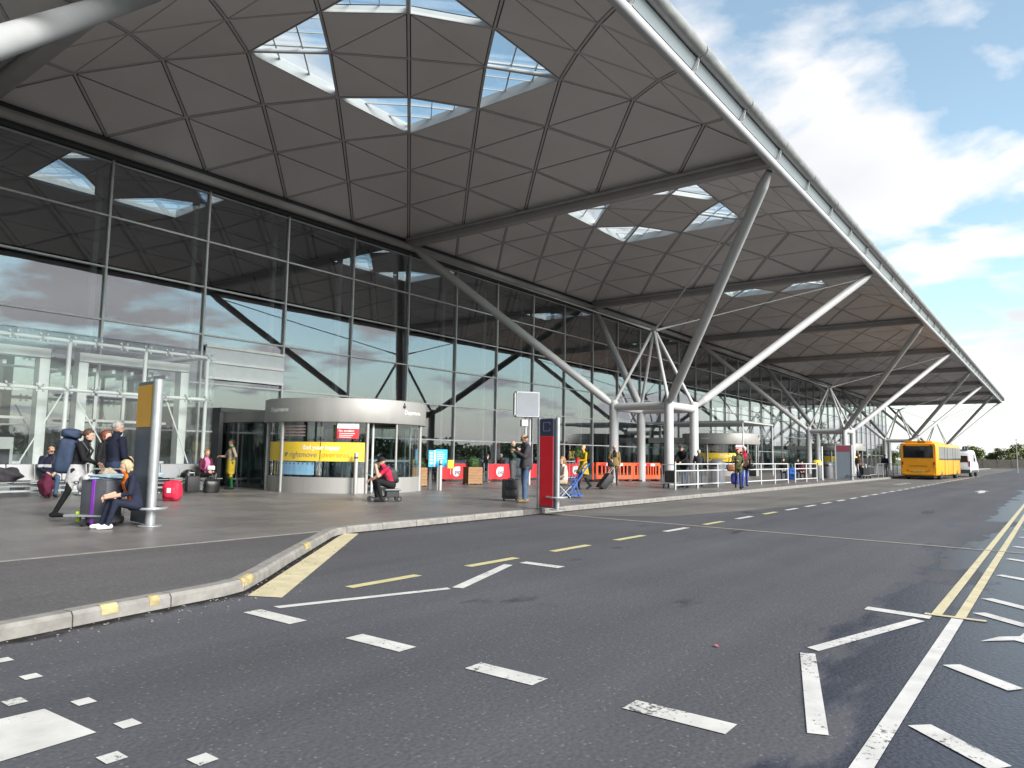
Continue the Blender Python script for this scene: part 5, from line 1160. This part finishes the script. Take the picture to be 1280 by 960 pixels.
def suitcase(label, x, y, rz, w_, d, h, m, tilt=0, group='wheeled suitcases', handle=.25, pocket=True):
    t = thing('suitcase', label, 'suitcase', (x,y,PV), rz, group); t.rotation_euler = (0, tilt, rz)
    MB().box(-d/2,d/2,-w_/2,w_/2,.055,h).build('shell', m, t, rebase=False, bevel=.035, smooth=40)
    if pocket:
        MB().box(d/2-.01,d/2+.035,-w_/2+.05,w_/2-.05,.12,h*.50).build('front_pocket', m, t, rebase=False, bevel=.02, smooth=40); MB().box(d/2-.01,d/2+.025,-w_/2+.06,w_/2-.06,h*.56,h*.90).build('front_pocket', m, t, rebase=False, bevel=.02, smooth=40)
    for sy in (-1,1):
        MB().tube((-d/2+.04,sy*(w_/2-.05)-.012,.035),(-d/2+.04,sy*(w_/2-.05)+.012,.035),.034,n=12).build('wheel', M['rubber'], t, rebase=False)
        MB().tube((d/2-.04,sy*(w_/2-.05)-.012,.03),(d/2-.04,sy*(w_/2-.05)+.012,.03),.028,n=10).build('wheel', M['rubber'], t, rebase=False)
    MB().path([(0,-.06,h),(0,-.06,h+.03),(0,.06,h+.03),(0,.06,h)],.012,6).build('grab_handle', M['black'], t, rebase=False)
    if handle: MB().path([(-d/2+.03,-.09,h-.02),(-d/2+.03,-.09,h+handle),(-d/2+.03,.09,h+handle),(-d/2+.03,.09,h-.02)],.011,6).build('pull_handle', M['galv'], t, rebase=False)
    return t
big = suitcase('large grey suitcase with purple strap in front of the navy jumper person', 5.85, 13.45, R(200), .58, .36, .80, M['case_grey'], handle=0, pocket=False)
MB().box(-.19,.19,-.035,.03,.05,.808).build('strap', M['purple'], big, rebase=False, bevel=.004)
tr = thing('luggage_cart', 'steel luggage cart with raised hoop handle behind the grey suitcase', 'luggage cart', (6.15,13.9,PV), R(-53))
mb = MB(); mb.path([(-.33,0,.20),(-.33,0,.92),(-.28,0,.97),(.28,0,.97),(.33,0,.92),(.33,0,.20)],.018,8); mb.build('hoop', M['galv'], tr, rebase=False, smooth=50)
MB().box(-.33,.33,-.75,.05,.17,.20).build('deck', M['galv'], tr, rebase=False)
for a, b in ((-.3,-.05),(.3,-.05),(0,-.7)): MB().tube((a-.02,b,.07),(a+.02,b,.07),.07,n=12).build('wheel', M['rubber'], tr, rebase=False); MB().box(a-.025,a+.025,b-.02,b+.02,.13,.18).build('fork', M['galv'], tr, rebase=False)
def cloth_heap(label, cat, c, r, m, seed, name='cloth_heap', grp=None):
    o = lump((0,0,0), r, 22, 14, .20, seed, None, 2.4).build(name, m, None, smooth=60); o.location = c; return tag(o, label, cat, grp)
cloth_heap('pale blue cloth lying on top of the grey suitcase', 'cloth', (5.95,13.4,.965), (.30,.20,.055), M['tarp_blue'], 3)
cloth_heap('small patterned scarf heaped at the hoop of the luggage cart', 'scarf', (6.0,13.62,1.02), (.13,.12,.10), CL['beige'], 5, 'scarf')
cloth_heap('white bundle with dark stripes draped over the luggage cart side', 'bundle', (5.85,13.98,.82), (.16,.16,.18), CL['floral'], 9, 'bundle')
cloth_heap('dark jacket thrown over the long bench, left of the seated person', 'jacket', (7.15,22.15,.72), (.42,.24,.20), CL['charcoal'], 11, 'jacket')
cloth_heap('maroon coat hanging from the knees of striped jumper person', 'coat', (7.95,21.55,.45), (.16,.22,.30), CL['maroon'], 12, 'coat')
tg = thing('neon_tag', 'neon yellow luggage tag dangling behind the grey suitcase', 'luggage tag', (5.62,13.75,PV), R(-50)); MB().box(-.05,.05,-.012,.012,.06,.24).build('tag_card', M['neon'], tg, rebase=False, bevel=.01); MB().tube((0,0,.24),(.05,.03,.42),.006,n=6).build('loop', M['neon'], tg, rebase=False)
# backpack carried by the striding person
bk = thing('backpack', 'big blue hiking backpack with rolled top and orange badge', 'backpack', (6.10,15.16,PV), R(-38))
rot = Matrix.Rotation(R(8), 3, 'Y')
lump((-.19,0,1.20), (.15,.18,.34), 24, 18, .035, 2, rot).build('pack_body', M['pack_blue'], bk, rebase=False, smooth=60)
lump((-.12,0,1.62), (.16,.21,.095), 22, 14, .05, 4, rot, 3.2).build('top_lid', M['pack_blue'], bk, rebase=False, smooth=60)
lump((-.33,0,1.06), (.07,.14,.17), 18, 14, .05, 6, rot, 4).build('front_pocket', M['pack_blue'], bk, rebase=False, smooth=60)
MB().ball((-.40,-.05,1.05),(.02,.05,.055),12,8).build('badge', M['pack_orange'], bk, rebase=False, smooth=60)
for y in (-.11,.11): MB().path([(-.05,y,1.42),(.10,y*1.2,1.47),(.22,y*1.25,1.30),(.13,y*1.3,1.08),(-.06,y,.98)],.022,6).build('shoulder_strap', M['black'], bk, rebase=False, smooth=60)
for z in (1.05,1.35): MB().tube((-.345,-.17,z),(-.345,.17,z),.010,n=6).build('compression_strap', M['black'], bk, rebase=False)
# bags by the benches
o = thing('red_backpack', 'bright red rucksack standing right of the left totem', 'rucksack', (9.85,18.6,PV), R(215)); lump((0,0,.26),(.17,.22,.26),18,12,.06,7).build('bag_body', M['bag_red'], o, rebase=False, smooth=60); lump((.14,0,.22),(.06,.16,.15),14,10,.05,8).build('pocket', M['bag_red'], o, rebase=False, smooth=60); MB().box(.185,.205,-.05,.05,.22,.34).build('label_patch', M['white_sign'], o, rebase=False)
o = thing('blue_holdall', 'dark blue holdall tucked between the red rucksack and totem', 'holdall', (9.25,18.9,PV), R(200)); lump((0,0,.28),(.22,.25,.28),18,12,.06,17).build('bag_body', M['bag_blue'], o, rebase=False, smooth=60); MB().path([(0,-.1,.5),(0,-.08,.64),(0,.08,.64),(0,.1,.5)],.015,6).build('handle', M['black'], o, rebase=False)
o = thing('black_holdall', 'black leather bag by the feet of pink top person', 'bag', (12.55,21.35,PV), R(260)); lump((0,0,.21),(.15,.23,.21),18,12,.08,21).build('bag_body', CL['leather'], o, rebase=False, smooth=60); MB().path([(0,-.10,.36),(0,-.08,.50),(0,.08,.50),(0,.10,.36)],.014,6).build('handle', M['black'], o, rebase=False)
o = thing('black_suitcase', 'small upright black case at the shorter bench end', 'suitcase', (12.0,21.5,PV), R(260)); MB().box(-.13,.13,-.19,.19,.04,.52).build('shell', M['case_black'], o, rebase=False, bevel=.03, smooth=40); MB().path([(-.1,-.08,.5),(-.1,-.08,.62),(-.1,.08,.62),(-.1,.08,.5)],.01,6).build('pull_handle', M['galv'], o, rebase=False)
cloth_heap('pale blue jumper bundle on the bench behind the red rucksack', 'bundle', (11.15,22.2,.66), (.26,.2,.12), M['tarp_blue'], 31, 'bundle')
cloth_heap('black bag lying on the bench beside pink top person', 'bag', (12.25,22.2,.68), (.20,.2,.14), CL['leather'], 33, 'shoulder_bag')
pp = thing('paper_packet', 'white paper packet held on the lap of pink top person', 'packet', (12.80,21.84,.82), R(-60)); MB().box(-.10,.10,-.05,.05,0,.12).build('packet_body', M['white_sign'], pp, rebase=False, bevel=.008); MB().box(-.08,.08,-.035,.035,.12,.135).build('flap', M['white_sign'], pp, rebase=False)
sp = thing('sheet_of_paper', 'white folded sheet held out by the red shirt person', 'paper', (13.50,14.98,.78), R(150)); MB().add([(0,-.1,0),(.16,-.1,.12),(.16,.1,.12),(0,.1,0),(0,-.1,.004),(.16,-.1,.124),(.16,.1,.124),(0,.1,.004)],[(0,3,2,1),(4,5,6,7),(0,1,5,4),(1,2,6,5),(2,3,7,6),(3,0,4,7)]).build('page', M['white_sign'], sp, rebase=False)
ws = thing('wheeled_seat', 'small black wheeled case with grey lid under the red shirt person', 'wheeled case', (14.0,14.75,PV), R(150)); MB().box(-.24,.20,-.18,.18,.30,.345).build('lid', M['hub'], ws, rebase=False, bevel=.012); MB().box(-.20,.16,-.14,.14,.12,.30).build('frame', M['black'], ws, rebase=False, bevel=.02)
for x in (-.20,.16,.55):
    for y in (-.14,.14): MB().tube((x,y-.02,.075),(x,y+.02,.075),.075,n=14).tube((x,y-.024,.075),(x,y+.024,.075),.03,n=10,mi=1).build('wheel', [M['rubber'],M['hub']], ws, rebase=False)
MB().bar((.16,-.14,.12),(.55,-.14,.09),.03,.03).bar((.16,.14,.12),(.55,.14,.09),.03,.03).build('side_bar', M['black'], ws, rebase=False)
rp = thing('rucksack', 'black rucksack worn by the red shirt person', 'rucksack', (14.0,14.75,PV), R(150)); lump((-.06,0,.72),(.09,.15,.22),14,10,.05,41,Matrix.Rotation(R(20),3,'Y')).build('bag_body', M['case_black'], rp, rebase=False, smooth=60)
for y in (-.10,.10): MB().path([(-.02,y,.86),(.14,y*1.1,.99),(.28,y*1.1,.84),(.16,y*1.2,.62),(-.02,y,.58)],.018,6).build('shoulder_strap', M['black'], rp, rebase=False)
ph = thing('phone', 'dark phone held up by the grey jacket person', 'phone', (16.32,12.38,1.60), R(140)); MB().box(-.006,.006,-.038,.038,-.02,.14).build('handset', M['black'], ph, rebase=False, bevel=.004); MB().box(-.009,-.006,-.034,.034,-.012,.132).build('display', M['dark_glass'], ph, rebase=False)
suitcase('upright black cabin case standing beside the grey jacket person', 16.85, 12.78, R(225), .46, .30, .62, M['case_black'], handle=.0)
suitcase('tilted black case pulled along by the yellow coat person', 25.55, 14.85, R(-35), .42, .28, .74, M['case_black'], tilt=R(40), handle=.35)
pb = thing('plant_bouquet', 'dark leafy plant in a red wrap held by the yellow coat person', 'plant', (24.15,15.05,1.20), R(150))
lf = MB(); rnd = random.Random(5)
for _ in range(120):
    p = V3((rnd.gauss(0,.08),rnd.gauss(0,.08),.12+rnd.random()*.45)); a = V3((rnd.gauss(0,1),rnd.gauss(0,1),rnd.gauss(0,.6))).normalized()*.035; b = a.orthogonal().normalized()*.06+V3((0,0,.05)); lf.add([p-a,p+b,p+a,p-b],[(0,1,2,3)])
lf.build('leaves', M['topiary'], pb, rebase=False); MB().lathe([(.001,-.05),(.04,-.05),(.09,.18),(.085,.18)],(0,0,0),12).build('wrap', M['red'], pb, rebase=False)
# blue folding trolley
bt = thing('folding_trolley', 'bright blue folding trolley leaning beside the red totem', 'folding trolley', (19.66,12.32,PV), R(-40))
for y in (-.18,.18):
    MB().bar((-.28,y,.10),(.36,y,1.02),.05,.03).build('rail', M['blue_metal'], bt, rebase=False); MB().bar((.10,y,.06),(-.10,y,.66),.04,.025).build('leg', M['blue_metal'], bt, rebase=False)
    MB().tube((-.28,y-.02,.09),(-.28,y+.02,.09),.09,n=14).build('wheel', M['rubber'], bt, rebase=False)
for k in range(6): f = .15+k*.15; MB().bar((-.28+.64*f,-.18,.10+.92*f),(-.28+.64*f,.18,.10+.92*f),.05,.02).build('slat', M['blue_metal'], bt, rebase=False)
MB().box(-.45,.25,-.16,.16,.06,.09).build('foot_plate', M['blue_metal'], bt, rebase=False); MB().path([(.36,-.18,1.02),(.42,-.18,1.08),(.42,.18,1.08),(.36,.18,1.02)],.02,6).build('handle', M['blue_metal'], bt, rebase=False)
st_ = thing('folding_stool', 'dark folding stool under the cream top person', 'stool', (19.32,12.53,PV), R(140)); MB().box(-.2,.2,-.2,.2,.38,.41).build('seat', M['black'], st_, rebase=False, bevel=.01)
for y in (-.17,.17): MB().bar((-.18,y,.02),(.18,y,.38),.025,.025).bar((.18,y+.03,.02),(-.18,y+.03,.38),.025,.025).build('leg', M['galv'], st_, rebase=False)
# carried bags
def handbag(label, x, y, z, rz, r, m, strap=.4, name='shoulder_bag', cat='bag'):
    t = thing(name, label, cat, (x,y,z), rz); lump((0,0,.9),r,16,10,.06,int(x*7)).build('bag_body', m, t, rebase=False, smooth=60); t.location.z = z-.9
    MB().path([(0,-r[1]*.7,.9+r[2]*.6),(0,-.03,.9+r[2]+strap),(0,.03,.9+r[2]+strap),(0,r[1]*.7,.9+r[2]*.6)],.012,6).build('strap', m, t, rebase=False)
handbag('tan brown bag on the shoulder of olive jacket person', 30.62, 11.30, 1.02, R(205), (.07,.16,.14), CL['tanleather'], .32)
handbag('blue carrier bag held by olive jacket person', 31.15, 11.32, .55, R(205), (.07,.17,.24), mat('carrier_blue',(.05,.05,.33),.5,0,.2,6,bump=.2), .12, 'carrier_bag')
handbag('black bag held by white haired person', 32.3, 10.98, 1.08, R(200), (.07,.12,.12), CL['leather'], .20)
handbag('black bag on a strap across khaki jacket person', 29.48, 16.55, 1.10, R(215), (.07,.13,.14), CL['leather'], .36)
suitcase('blue suitcase near seated person in black by the far railing', 46.0, 13.2, R(200), .5, .3, .75, M['blue_metal'])
cloth_heap('bright blue bag heaped beside the far seated person', 'bag', (45.5,13.0,.62), (.26,.26,.24), M['blue_metal'], 51, 'holdall')
def luggage_trolley(label, x, y, rz):
    t = thing('luggage_trolley', label, 'luggage trolley', (x,y,PV), rz, 'airport luggage trolleys')
    MB().box(-.45,.45,-.28,.28,.20,.24).build('deck', M['galv'], t, rebase=False); MB().path([(.42,-.28,.22),(.55,-.28,1.0),(.55,.28,1.0),(.42,.28,.22)],.02,6).build('handle', M['galv'], t, rebase=False)
    for a in (-.38,.38):
        for b in (-.24,.24): MB().tube((a,b-.02,.09),(a,b+.02,.09),.09,n=10).build('wheel', M['rubber'], t, rebase=False)
    MB().box(-.35,.25,-.24,.24,.25,.75).build('basket', M['case_black'], t, rebase=False, bevel=.04)
luggage_trolley('loaded luggage trolley beside brown coat person left of the bus', 56.6, 11.1, R(30)); luggage_trolley('loaded luggage trolley nearest the orange bus', 59.8, 11.4, R(-20)); luggage_trolley('loaded luggage trolley under the hands of black hooded person at the railing', 29.1, 13.35, R(190))
lt = thing('litter_scrap', 'small red paper scrap lying on the road', 'litter', (5.6,2.2,.008), R(30)); MB().add([(-.02,-.015,0),(.025,-.01,.006),(.02,.02,.002),(-.015,.015,.008),(-.02,-.015,.002),(.025,-.01,.008),(.02,.02,.004),(-.015,.015,.010)],[(0,3,2,1),(4,5,6,7),(0,1,5,4),(1,2,6,5),(2,3,7,6),(3,0,4,7)]).build('scrap', mat('pink_paper',(.65,.12,.14),.7,0,0), lt, rebase=False)
# ------------------------------------------------------------------ vehicles
def rrect(w_, z0, z1, r, n=4):
    pts = []
    for cx, cz, a0 in ((w_-r,z0+r,-90),(w_-r,z1-r,0),(-w_+r,z1-r,90),(-w_+r,z0+r,180)):
        for k in range(n+1): a = R(a0+90*k/n); pts.append((cx+r*math.cos(a), cz+r*math.sin(a)))
    return pts
def body_loft(secs):          # (x, halfwidth, z0, z1, r)
    mb = MB(); n = None; vs = []
    for x, w_, z0, z1, r in secs:
        p = rrect(w_, z0, z1, r); n = len(p); vs += [(x, a, b) for a, b in p]
    fs = [(j*n+i, (j+1)*n+i, (j+1)*n+(i+1) % n, j*n+(i+1) % n) for j in range(len(secs)-1) for i in range(n)]
    fs += [tuple(range(n)), tuple((len(secs)-1)*n+i for i in range(n-1,-1,-1))]
    return mb.add(vs, fs)
def wheel(t, x, y, r, wd):
    s = 1 if y > 0 else -1
    w_ = MB().lathe([(r*.55,-wd/2),(r*.9,-wd/2),(r,-wd/2+.04),(r,wd/2-.04),(r*.9,wd/2),(r*.55,wd/2)],(0,0,0),24).build('wheel', M['rubber'], t, rebase=False, smooth=50)
    w_.location = (x,y,r); w_.rotation_euler = (R(90),0,0)
    h = MB().lathe([(.001,.05),(r*.25,.07),(r*.45,.02),(r*.56,.03),(r*.57,-.03),(.001,-.03)],(0,0,0),20).build('hub', M['hub'], w_, rebase=False, smooth=50); h.location = (0,0,-s*(wd/2-.02)); h.rotation_euler = (0 if s < 0 else R(180),0,0)
    MB().lathe([(.001,0),(r*1.13,0),(r*1.13,.02),(.001,.02)],(0,0,0),24).build('wheel_arch', M['black'], w_, rebase=False).location = (0,0,s*-.0-(.0)+(-s)*(wd/2-.10))
bus = thing('bus', 'orange single deck bus standing at the kerb, seen from behind', 'bus', (62.4,8.50,0), R(-3.0))
LB = 10.6
body_loft([(0,1.17,.36,2.70,.14),(.02,1.19,.34,2.73,.16),(.10,1.22,.30,2.76,.16),(LB-.4,1.22,.30,2.76,.16),(LB-.05,1.18,.36,2.70,.18),(LB,1.1,.5,2.6,.2)]).build('body', M['bus_orange'], bus, rebase=False, smooth=25)
MB().box(-.012,.0,-1.0,1.0,1.68,2.50).build('rear_window', M['dark_glass'], bus, rebase=False, bevel=.004)
MB().box(-.02,.06,-1.02,1.02,1.64,1.68).box(-.02,.06,-1.02,1.02,2.50,2.54).build('window_trim', M['black'], bus, rebase=False)
MB().box(.25,2.6,-.92,.92,2.74,2.93).build('roof_pod', M['bus_orange'], bus, rebase=False, bevel=.05, smooth=40); MB().box(3.2,6.5,-.8,.8,2.74,2.90).build('roof_pod', M['bus_orange'], bus, rebase=False, bevel=.05, smooth=40)
g_ = MB()
for k in range(5): g_.box(.235,.255,-.45,.05,2.775+k*.03,2.787+k*.03)
g_.build('grille', M['black'], bus, rebase=False)
MB().box(-.03,.05,-1.06,1.06,.36,.52).build('bumper', M['bus_orange'], bus, rebase=False, bevel=.02); MB().box(.1,LB-.2,-1.0,1.0,.14,.36).build('chassis', M['black'], bus, rebase=False)
MB().box(-.018,-.004,-.62,.62,1.02,1.045).box(-.018,-.004,-.62,.62,.60,.62).build('hatch_line', M['black'], bus, rebase=False)
MB().box(-.036,-.02,-.36,.36,.56,.70).build('number_plate', M['plate'], bus, rebase=False, bevel=.004)
pl = MB()
for k in range(7): pl.box(-.039,-.036,-.29+k*.085,-.235+k*.085,.585,.675)
pl.build('plate_print', M['text_grey'], bus, rebase=False, kind='stuff')
for y in (-1,1):
    MB().box(-.02,.08,y*1.06-.06,y*1.06+.06,1.10,1.36).build('tail_lamp', M['lamp_red'], bus, rebase=False, bevel=.02); MB().box(-.02,.06,y*1.06-.05,y*1.06+.05,.92,1.08).build('indicator_lamp', M['lamp_amber'], bus, rebase=False, bevel=.02)
    MB().ball((.0,y*.88,2.60),(.03,.07,.05),10,6).build('high_lamp', M['lamp_red'], bus, rebase=False, smooth=60); MB().ball((-.01,y*.72,.70),(.02,.05,.05),10,6).build('reflector', M['lamp_red'], bus, rebase=False, smooth=60)
    for k in range(6):
        a = 1.0+k*1.62; MB().box(a,a+1.54,y*1.222-.008,y*1.222+.008,1.50,2.52).build('side_window', M['door_glass'] if False else M['dark_glass'] if y > 0 else mat('bus_side_glass_%d' % k,(.06,.075,.06),.05,0,0,spec=.9), bus, rebase=False, bevel=.004)
for x0 in (3.3,6.9): MB().box(x0,x0+1.15,-1.236,-1.21,.36,1.45).build('door_panel', M['bus_orange'], bus, rebase=False, bevel=.004); MB().box(x0-.05,x0,-1.238,-1.2,.36,2.52).box(x0+1.15,x0+1.2,-1.238,-1.2,.36,2.52).build('door_seal', M['black'], bus, rebase=False)
for x in (1.9,8.6):
    for y in (-1.07,1.07): wheel(bus, x, y, .48, .28)
van = thing('minibus', 'white minibus parked ahead of the orange bus', 'minibus', (77.0,7.35,0), R(-2))
prof = [(0,.42),(0,1.10),(.05,2.05),(.14,2.36),(.35,2.44),(3.55,2.44),(3.95,2.30),(4.75,1.42),(5.30,1.20),(5.48,.95),(5.48,.42)]
def side_loft(prof, half):
    mb = MB(); n = len(prof); vs = []
    for y in (-half, half): vs += [(x, y*(1-.10*max(0,(z-1.1)/1.3)), z) for x, z in prof]
    fs = [tuple(range(n)), tuple(range(2*n-1,n-1,-1))]+[(i, n+i, n+(i+1) % n, (i+1) % n) for i in range(n)]
    return mb.add(vs, fs)
side_loft(prof, 1.0).build('body', M['white_van'], van, rebase=False, bevel=.06, smooth=40)
for y0, y1 in ((-.82,-.04),(.04,.82)): MB().add([(.005,y0,1.35),(.005,y1,1.35),(.085,y1*.95,2.10),(.085,y0*.95,2.10),(-.012,y0,1.35),(-.012,y1,1.35),(.060,y1*.95,2.10),(.060,y0*.95,2.10)],[(0,1,2,3),(7,6,5,4),(0,4,5,1),(1,5,6,2),(2,6,7,3),(3,7,4,0)]).build('rear_window', M['dark_glass'], van, rebase=False)
MB().box(-.03,.10,-.98,.98,.34,.68).build('bumper', M['dark_metal'], van, rebase=False, bevel=.03); MB().box(-.02,.0,-.28,.28,.80,.92).build('number_plate', M['plate'], van, rebase=False); MB().box(-.02,.01,-.02,.02,.7,2.2).build('door_seam', M['black'], van, rebase=False); MB().box(.10,.30,-.85,.85,2.43,2.50).build('roof_bar', M['dark_metal'], van, rebase=False)
for y in (-.92,.92): MB().box(-.02,.10,y-.06,y+.06,.95,1.45).build('tail_lamp', M['lamp_red'], van, rebase=False, bevel=.015)
for y in (-1,1):
    for a, b in ((.5,1.5),(1.6,2.6),(2.7,3.5)): MB().add([(a,y*.985,1.38),(b,y*.985,1.38),(b,y*.935,2.08),(a,y*.935,2.08),(a,y*.995,1.38),(b,y*.995,1.38),(b,y*.945,2.08),(a,y*.945,2.08)],[(0,1,2,3),(7,6,5,4),(0,4,5,1),(1,5,6,2),(2,6,7,3),(3,7,4,0)]).build('side_window', mat('van_glass_%d_%d' % (int(a*10),y),(.35,.37,.38),.08,0,0,spec=.9) if a < 2.7 else M['dark_glass'], van, rebase=False)
    MB().box(.3,5.0,y*1.0-.012,y*1.0+.012,.42,.62).build('side_skirt', M['dark_metal'], van, rebase=False); MB().box(4.0,4.12,y*1.10-.08,y*1.10+.08,1.45,1.75).build('mirror', M['black'], van, rebase=False, bevel=.02)
for x in (1.0,4.45):
    for y in (-.86,.86): wheel(van, x, y, .35, .22)
# ------------------------------------------------------------------ trees, fence, far things
def leaf_mat(name, c):
    m = mat(name, c, .75, 0, .35, 1.2); return m
LEAF = [leaf_mat('leaf_dark', (.045,.075,.022)), leaf_mat('leaf_mid', (.070,.105,.028)), leaf_mat('leaf_pale', (.115,.135,.035))]
M['bark'] = mat('bark', (.09,.07,.05), .9, 0, .25, 6, bump=.3)
def tree_meshes(h, rw, seed, n_clump=26, per=90, leaf=.34):
    rnd = random.Random(seed); tr_ = MB(); tr_.tube((0,0,-.1),(0,0,h*.45),h*.030,h*.018,8); cl = []
    for k in range(n_clump):
        a = rnd.random()*6.28; u = rnd.random(); z = h*(.22+.74*u); rr = rw*math.sqrt(rnd.random())*(1.0-.55*abs(u-.38)*1.5); cl.append((V3((rr*math.cos(a), rr*math.sin(a), z)), rw*rnd.uniform(.22,.42)))
    for c, r in cl[:9]: tr_.tube((0,0,h*rnd.uniform(.2,.42)), c, h*.010, h*.004, 6)
    cr = MB()
    for c, r in cl:
        for _ in range(per):
            d = V3((rnd.gauss(0,1),rnd.gauss(0,1),rnd.gauss(0,.8))).normalized(); p = c+d*r*rnd.uniform(.55,1.05); a = V3((rnd.gauss(0,1),rnd.gauss(0,1),rnd.gauss(0,1))).normalized()*leaf*rnd.uniform(.5,1); b = a.orthogonal().normalized()*leaf*rnd.uniform(.4,.8); cr.add([p-a,p+b,p+a,p-b],[(0,1,2,3)])
    return tr_.mesh('trunk'), cr.mesh('crown')
PROTO = []
for k, (h, rw) in enumerate(((9,4.2),(7,4.0),(11,4.5))):
    a, b = tree_meshes(h, rw, 40+k); a.materials.append(M['bark']); PROTO.append((a, b))
def tree(label, group, x, y, k, leaf, sc_=1.0, rz=0):
    t = thing('tree', label, 'tree', (x,y,-.05), rz, group); t.scale = (sc_,)*3
    link('trunk', PROTO[k][0], t); me = CROWNS.setdefault((k, leaf), PROTO[k][1].copy())
    if not me.materials: me.materials.append(LEAF[leaf])
    link('crown', me, t); return t
CROWNS = {}
tree('big dark green tree at the right edge beyond the fence', 'trees beyond the far fence', 205, -1.2, 2, 0, 1.0); tree('dark green tree partly cut by the picture edge, behind the big one', 'trees beyond the far fence', 213, -8, 0, 0, .95, 2)
rnd = random.Random(3)
for k in range(26):
    tree('pale green bushy tree in the row far beyond the end of the road', 'pale green trees in the far row', 236+rnd.uniform(-8,22), -14+k*2.4+rnd.uniform(-1,1), rnd.randrange(2), 2 if rnd.random() < .75 else 1, rnd.uniform(.48,.70), rnd.random()*6)
for k in range(10):
    tree('mid green tree standing beyond the end of the canopy', 'mid green trees beyond the canopy end', 232+rnd.uniform(-6,22), 52+k*7+rnd.uniform(-2,2), rnd.randrange(3), 1, rnd.uniform(.5,.85), rnd.random()*6)
# wooded edge behind the car park, mirrored in the glass
tl = MB(); rnd = random.Random(9)
for k in range(150):
    x = -70+k*2.4+rnd.uniform(-2,2); y = -112+rnd.uniform(-10,10); h = rnd.uniform(2.5,6.0)
    for _ in range(110):
        p = V3((x+rnd.gauss(0,2.2), y+rnd.gauss(0,2.0), h*rnd.random()**.8)); a = V3((rnd.gauss(0,1),rnd.gauss(0,1),rnd.gauss(0,1))).normalized()*.7; b = a.orthogonal().normalized()*.5; tl.add([p-a,p+b,p+a,p-b],[(0,1,2,3)])
tag(tl.build('woodland', LEAF[1]), 'wooded edge behind the car park, mirrored low in the glass', 'woodland', kind='stuff')
MB().add([(-120,-104,-.03),(260,-104,-.03),(260,-33,-.03),(-120,-33,-.03)],[(0,1,2,3)]).build('car_park', M['road'], kind='structure')
fn = thing('boundary_fence', 'long brown boundary fence across the end of the road', 'fence', (172,0,0))
for k in range(34):
    y = -60+k*2.4; MB().box(171.94,172.06,y-.06,y+.06,-.05,2.0).build('post', M['fence'], fn)
    MB().box(171.98,172.02,y+.07,y+2.33,.1,1.85+.08*math.sin(k*1.7)).build('panel', M['fence'], fn)
vg = thing('verge_kerb', 'pale kerb strip in front of the boundary fence', 'kerb', (168,0,0)); MB().box(165,170,-60,24,-.04,.12).build('strip', M['kerb'], vg)
rs = thing('road_sign', 'road sign with dark round disc on a post near the minibus', 'road sign', (98,8.6,0), R(10))
MB().tube((0,0,0),(0,0,3.1),.05,n=8).build('post', M['galv'], rs, rebase=False); MB().tube((-.03,0,2.9),(.03,0,2.9),.26,n=20).build('disc', M['dark_metal'], rs, rebase=False); MB().box(-.02,.02,-.35,.35,2.05,2.35).build('plate', M['white_sign'], rs, rebase=False)
for i, (x, y, h) in enumerate(((112,4.2,4.2),(128,3.0,5.5))):
    lp = thing('lamp_post', ('slim grey lamp post just beyond the minibus','slim grey lamp post farther on, close to the fence')[i], 'lamp post', (x,y,0)); MB().tube((0,0,0),(0,0,h),.06,.04,8).build('shaft', M['galv'], lp, rebase=False); MB().bar((0,0,h),(.6,0,h+.1),.16,.06).build('lamp_head', M['galv'], lp, rebase=False)
hd_ = thing('steel_hurdle', 'long row of steel hurdles on the pavement left of the bus', 'hurdle', (60.5,10.95,0), R(-3))
for k in range(4):
    mb = MB(); mb.path([(k*1.6,0,.13),(k*1.6,0,1.15),(k*1.6+1.5,0,1.15),(k*1.6+1.5,0,.13)],.02,6); mb.tube((k*1.6,0,.35),(k*1.6+1.5,0,.35),.015,n=6); mb.build('frame', M['galv'], hd_, rebase=False)
    for j in range(1,8): MB().tube((k*1.6+j*.19,0,.35),(k*1.6+j*.19,0,1.15),.008,n=5).build('bar', M['galv'], hd_, rebase=False)
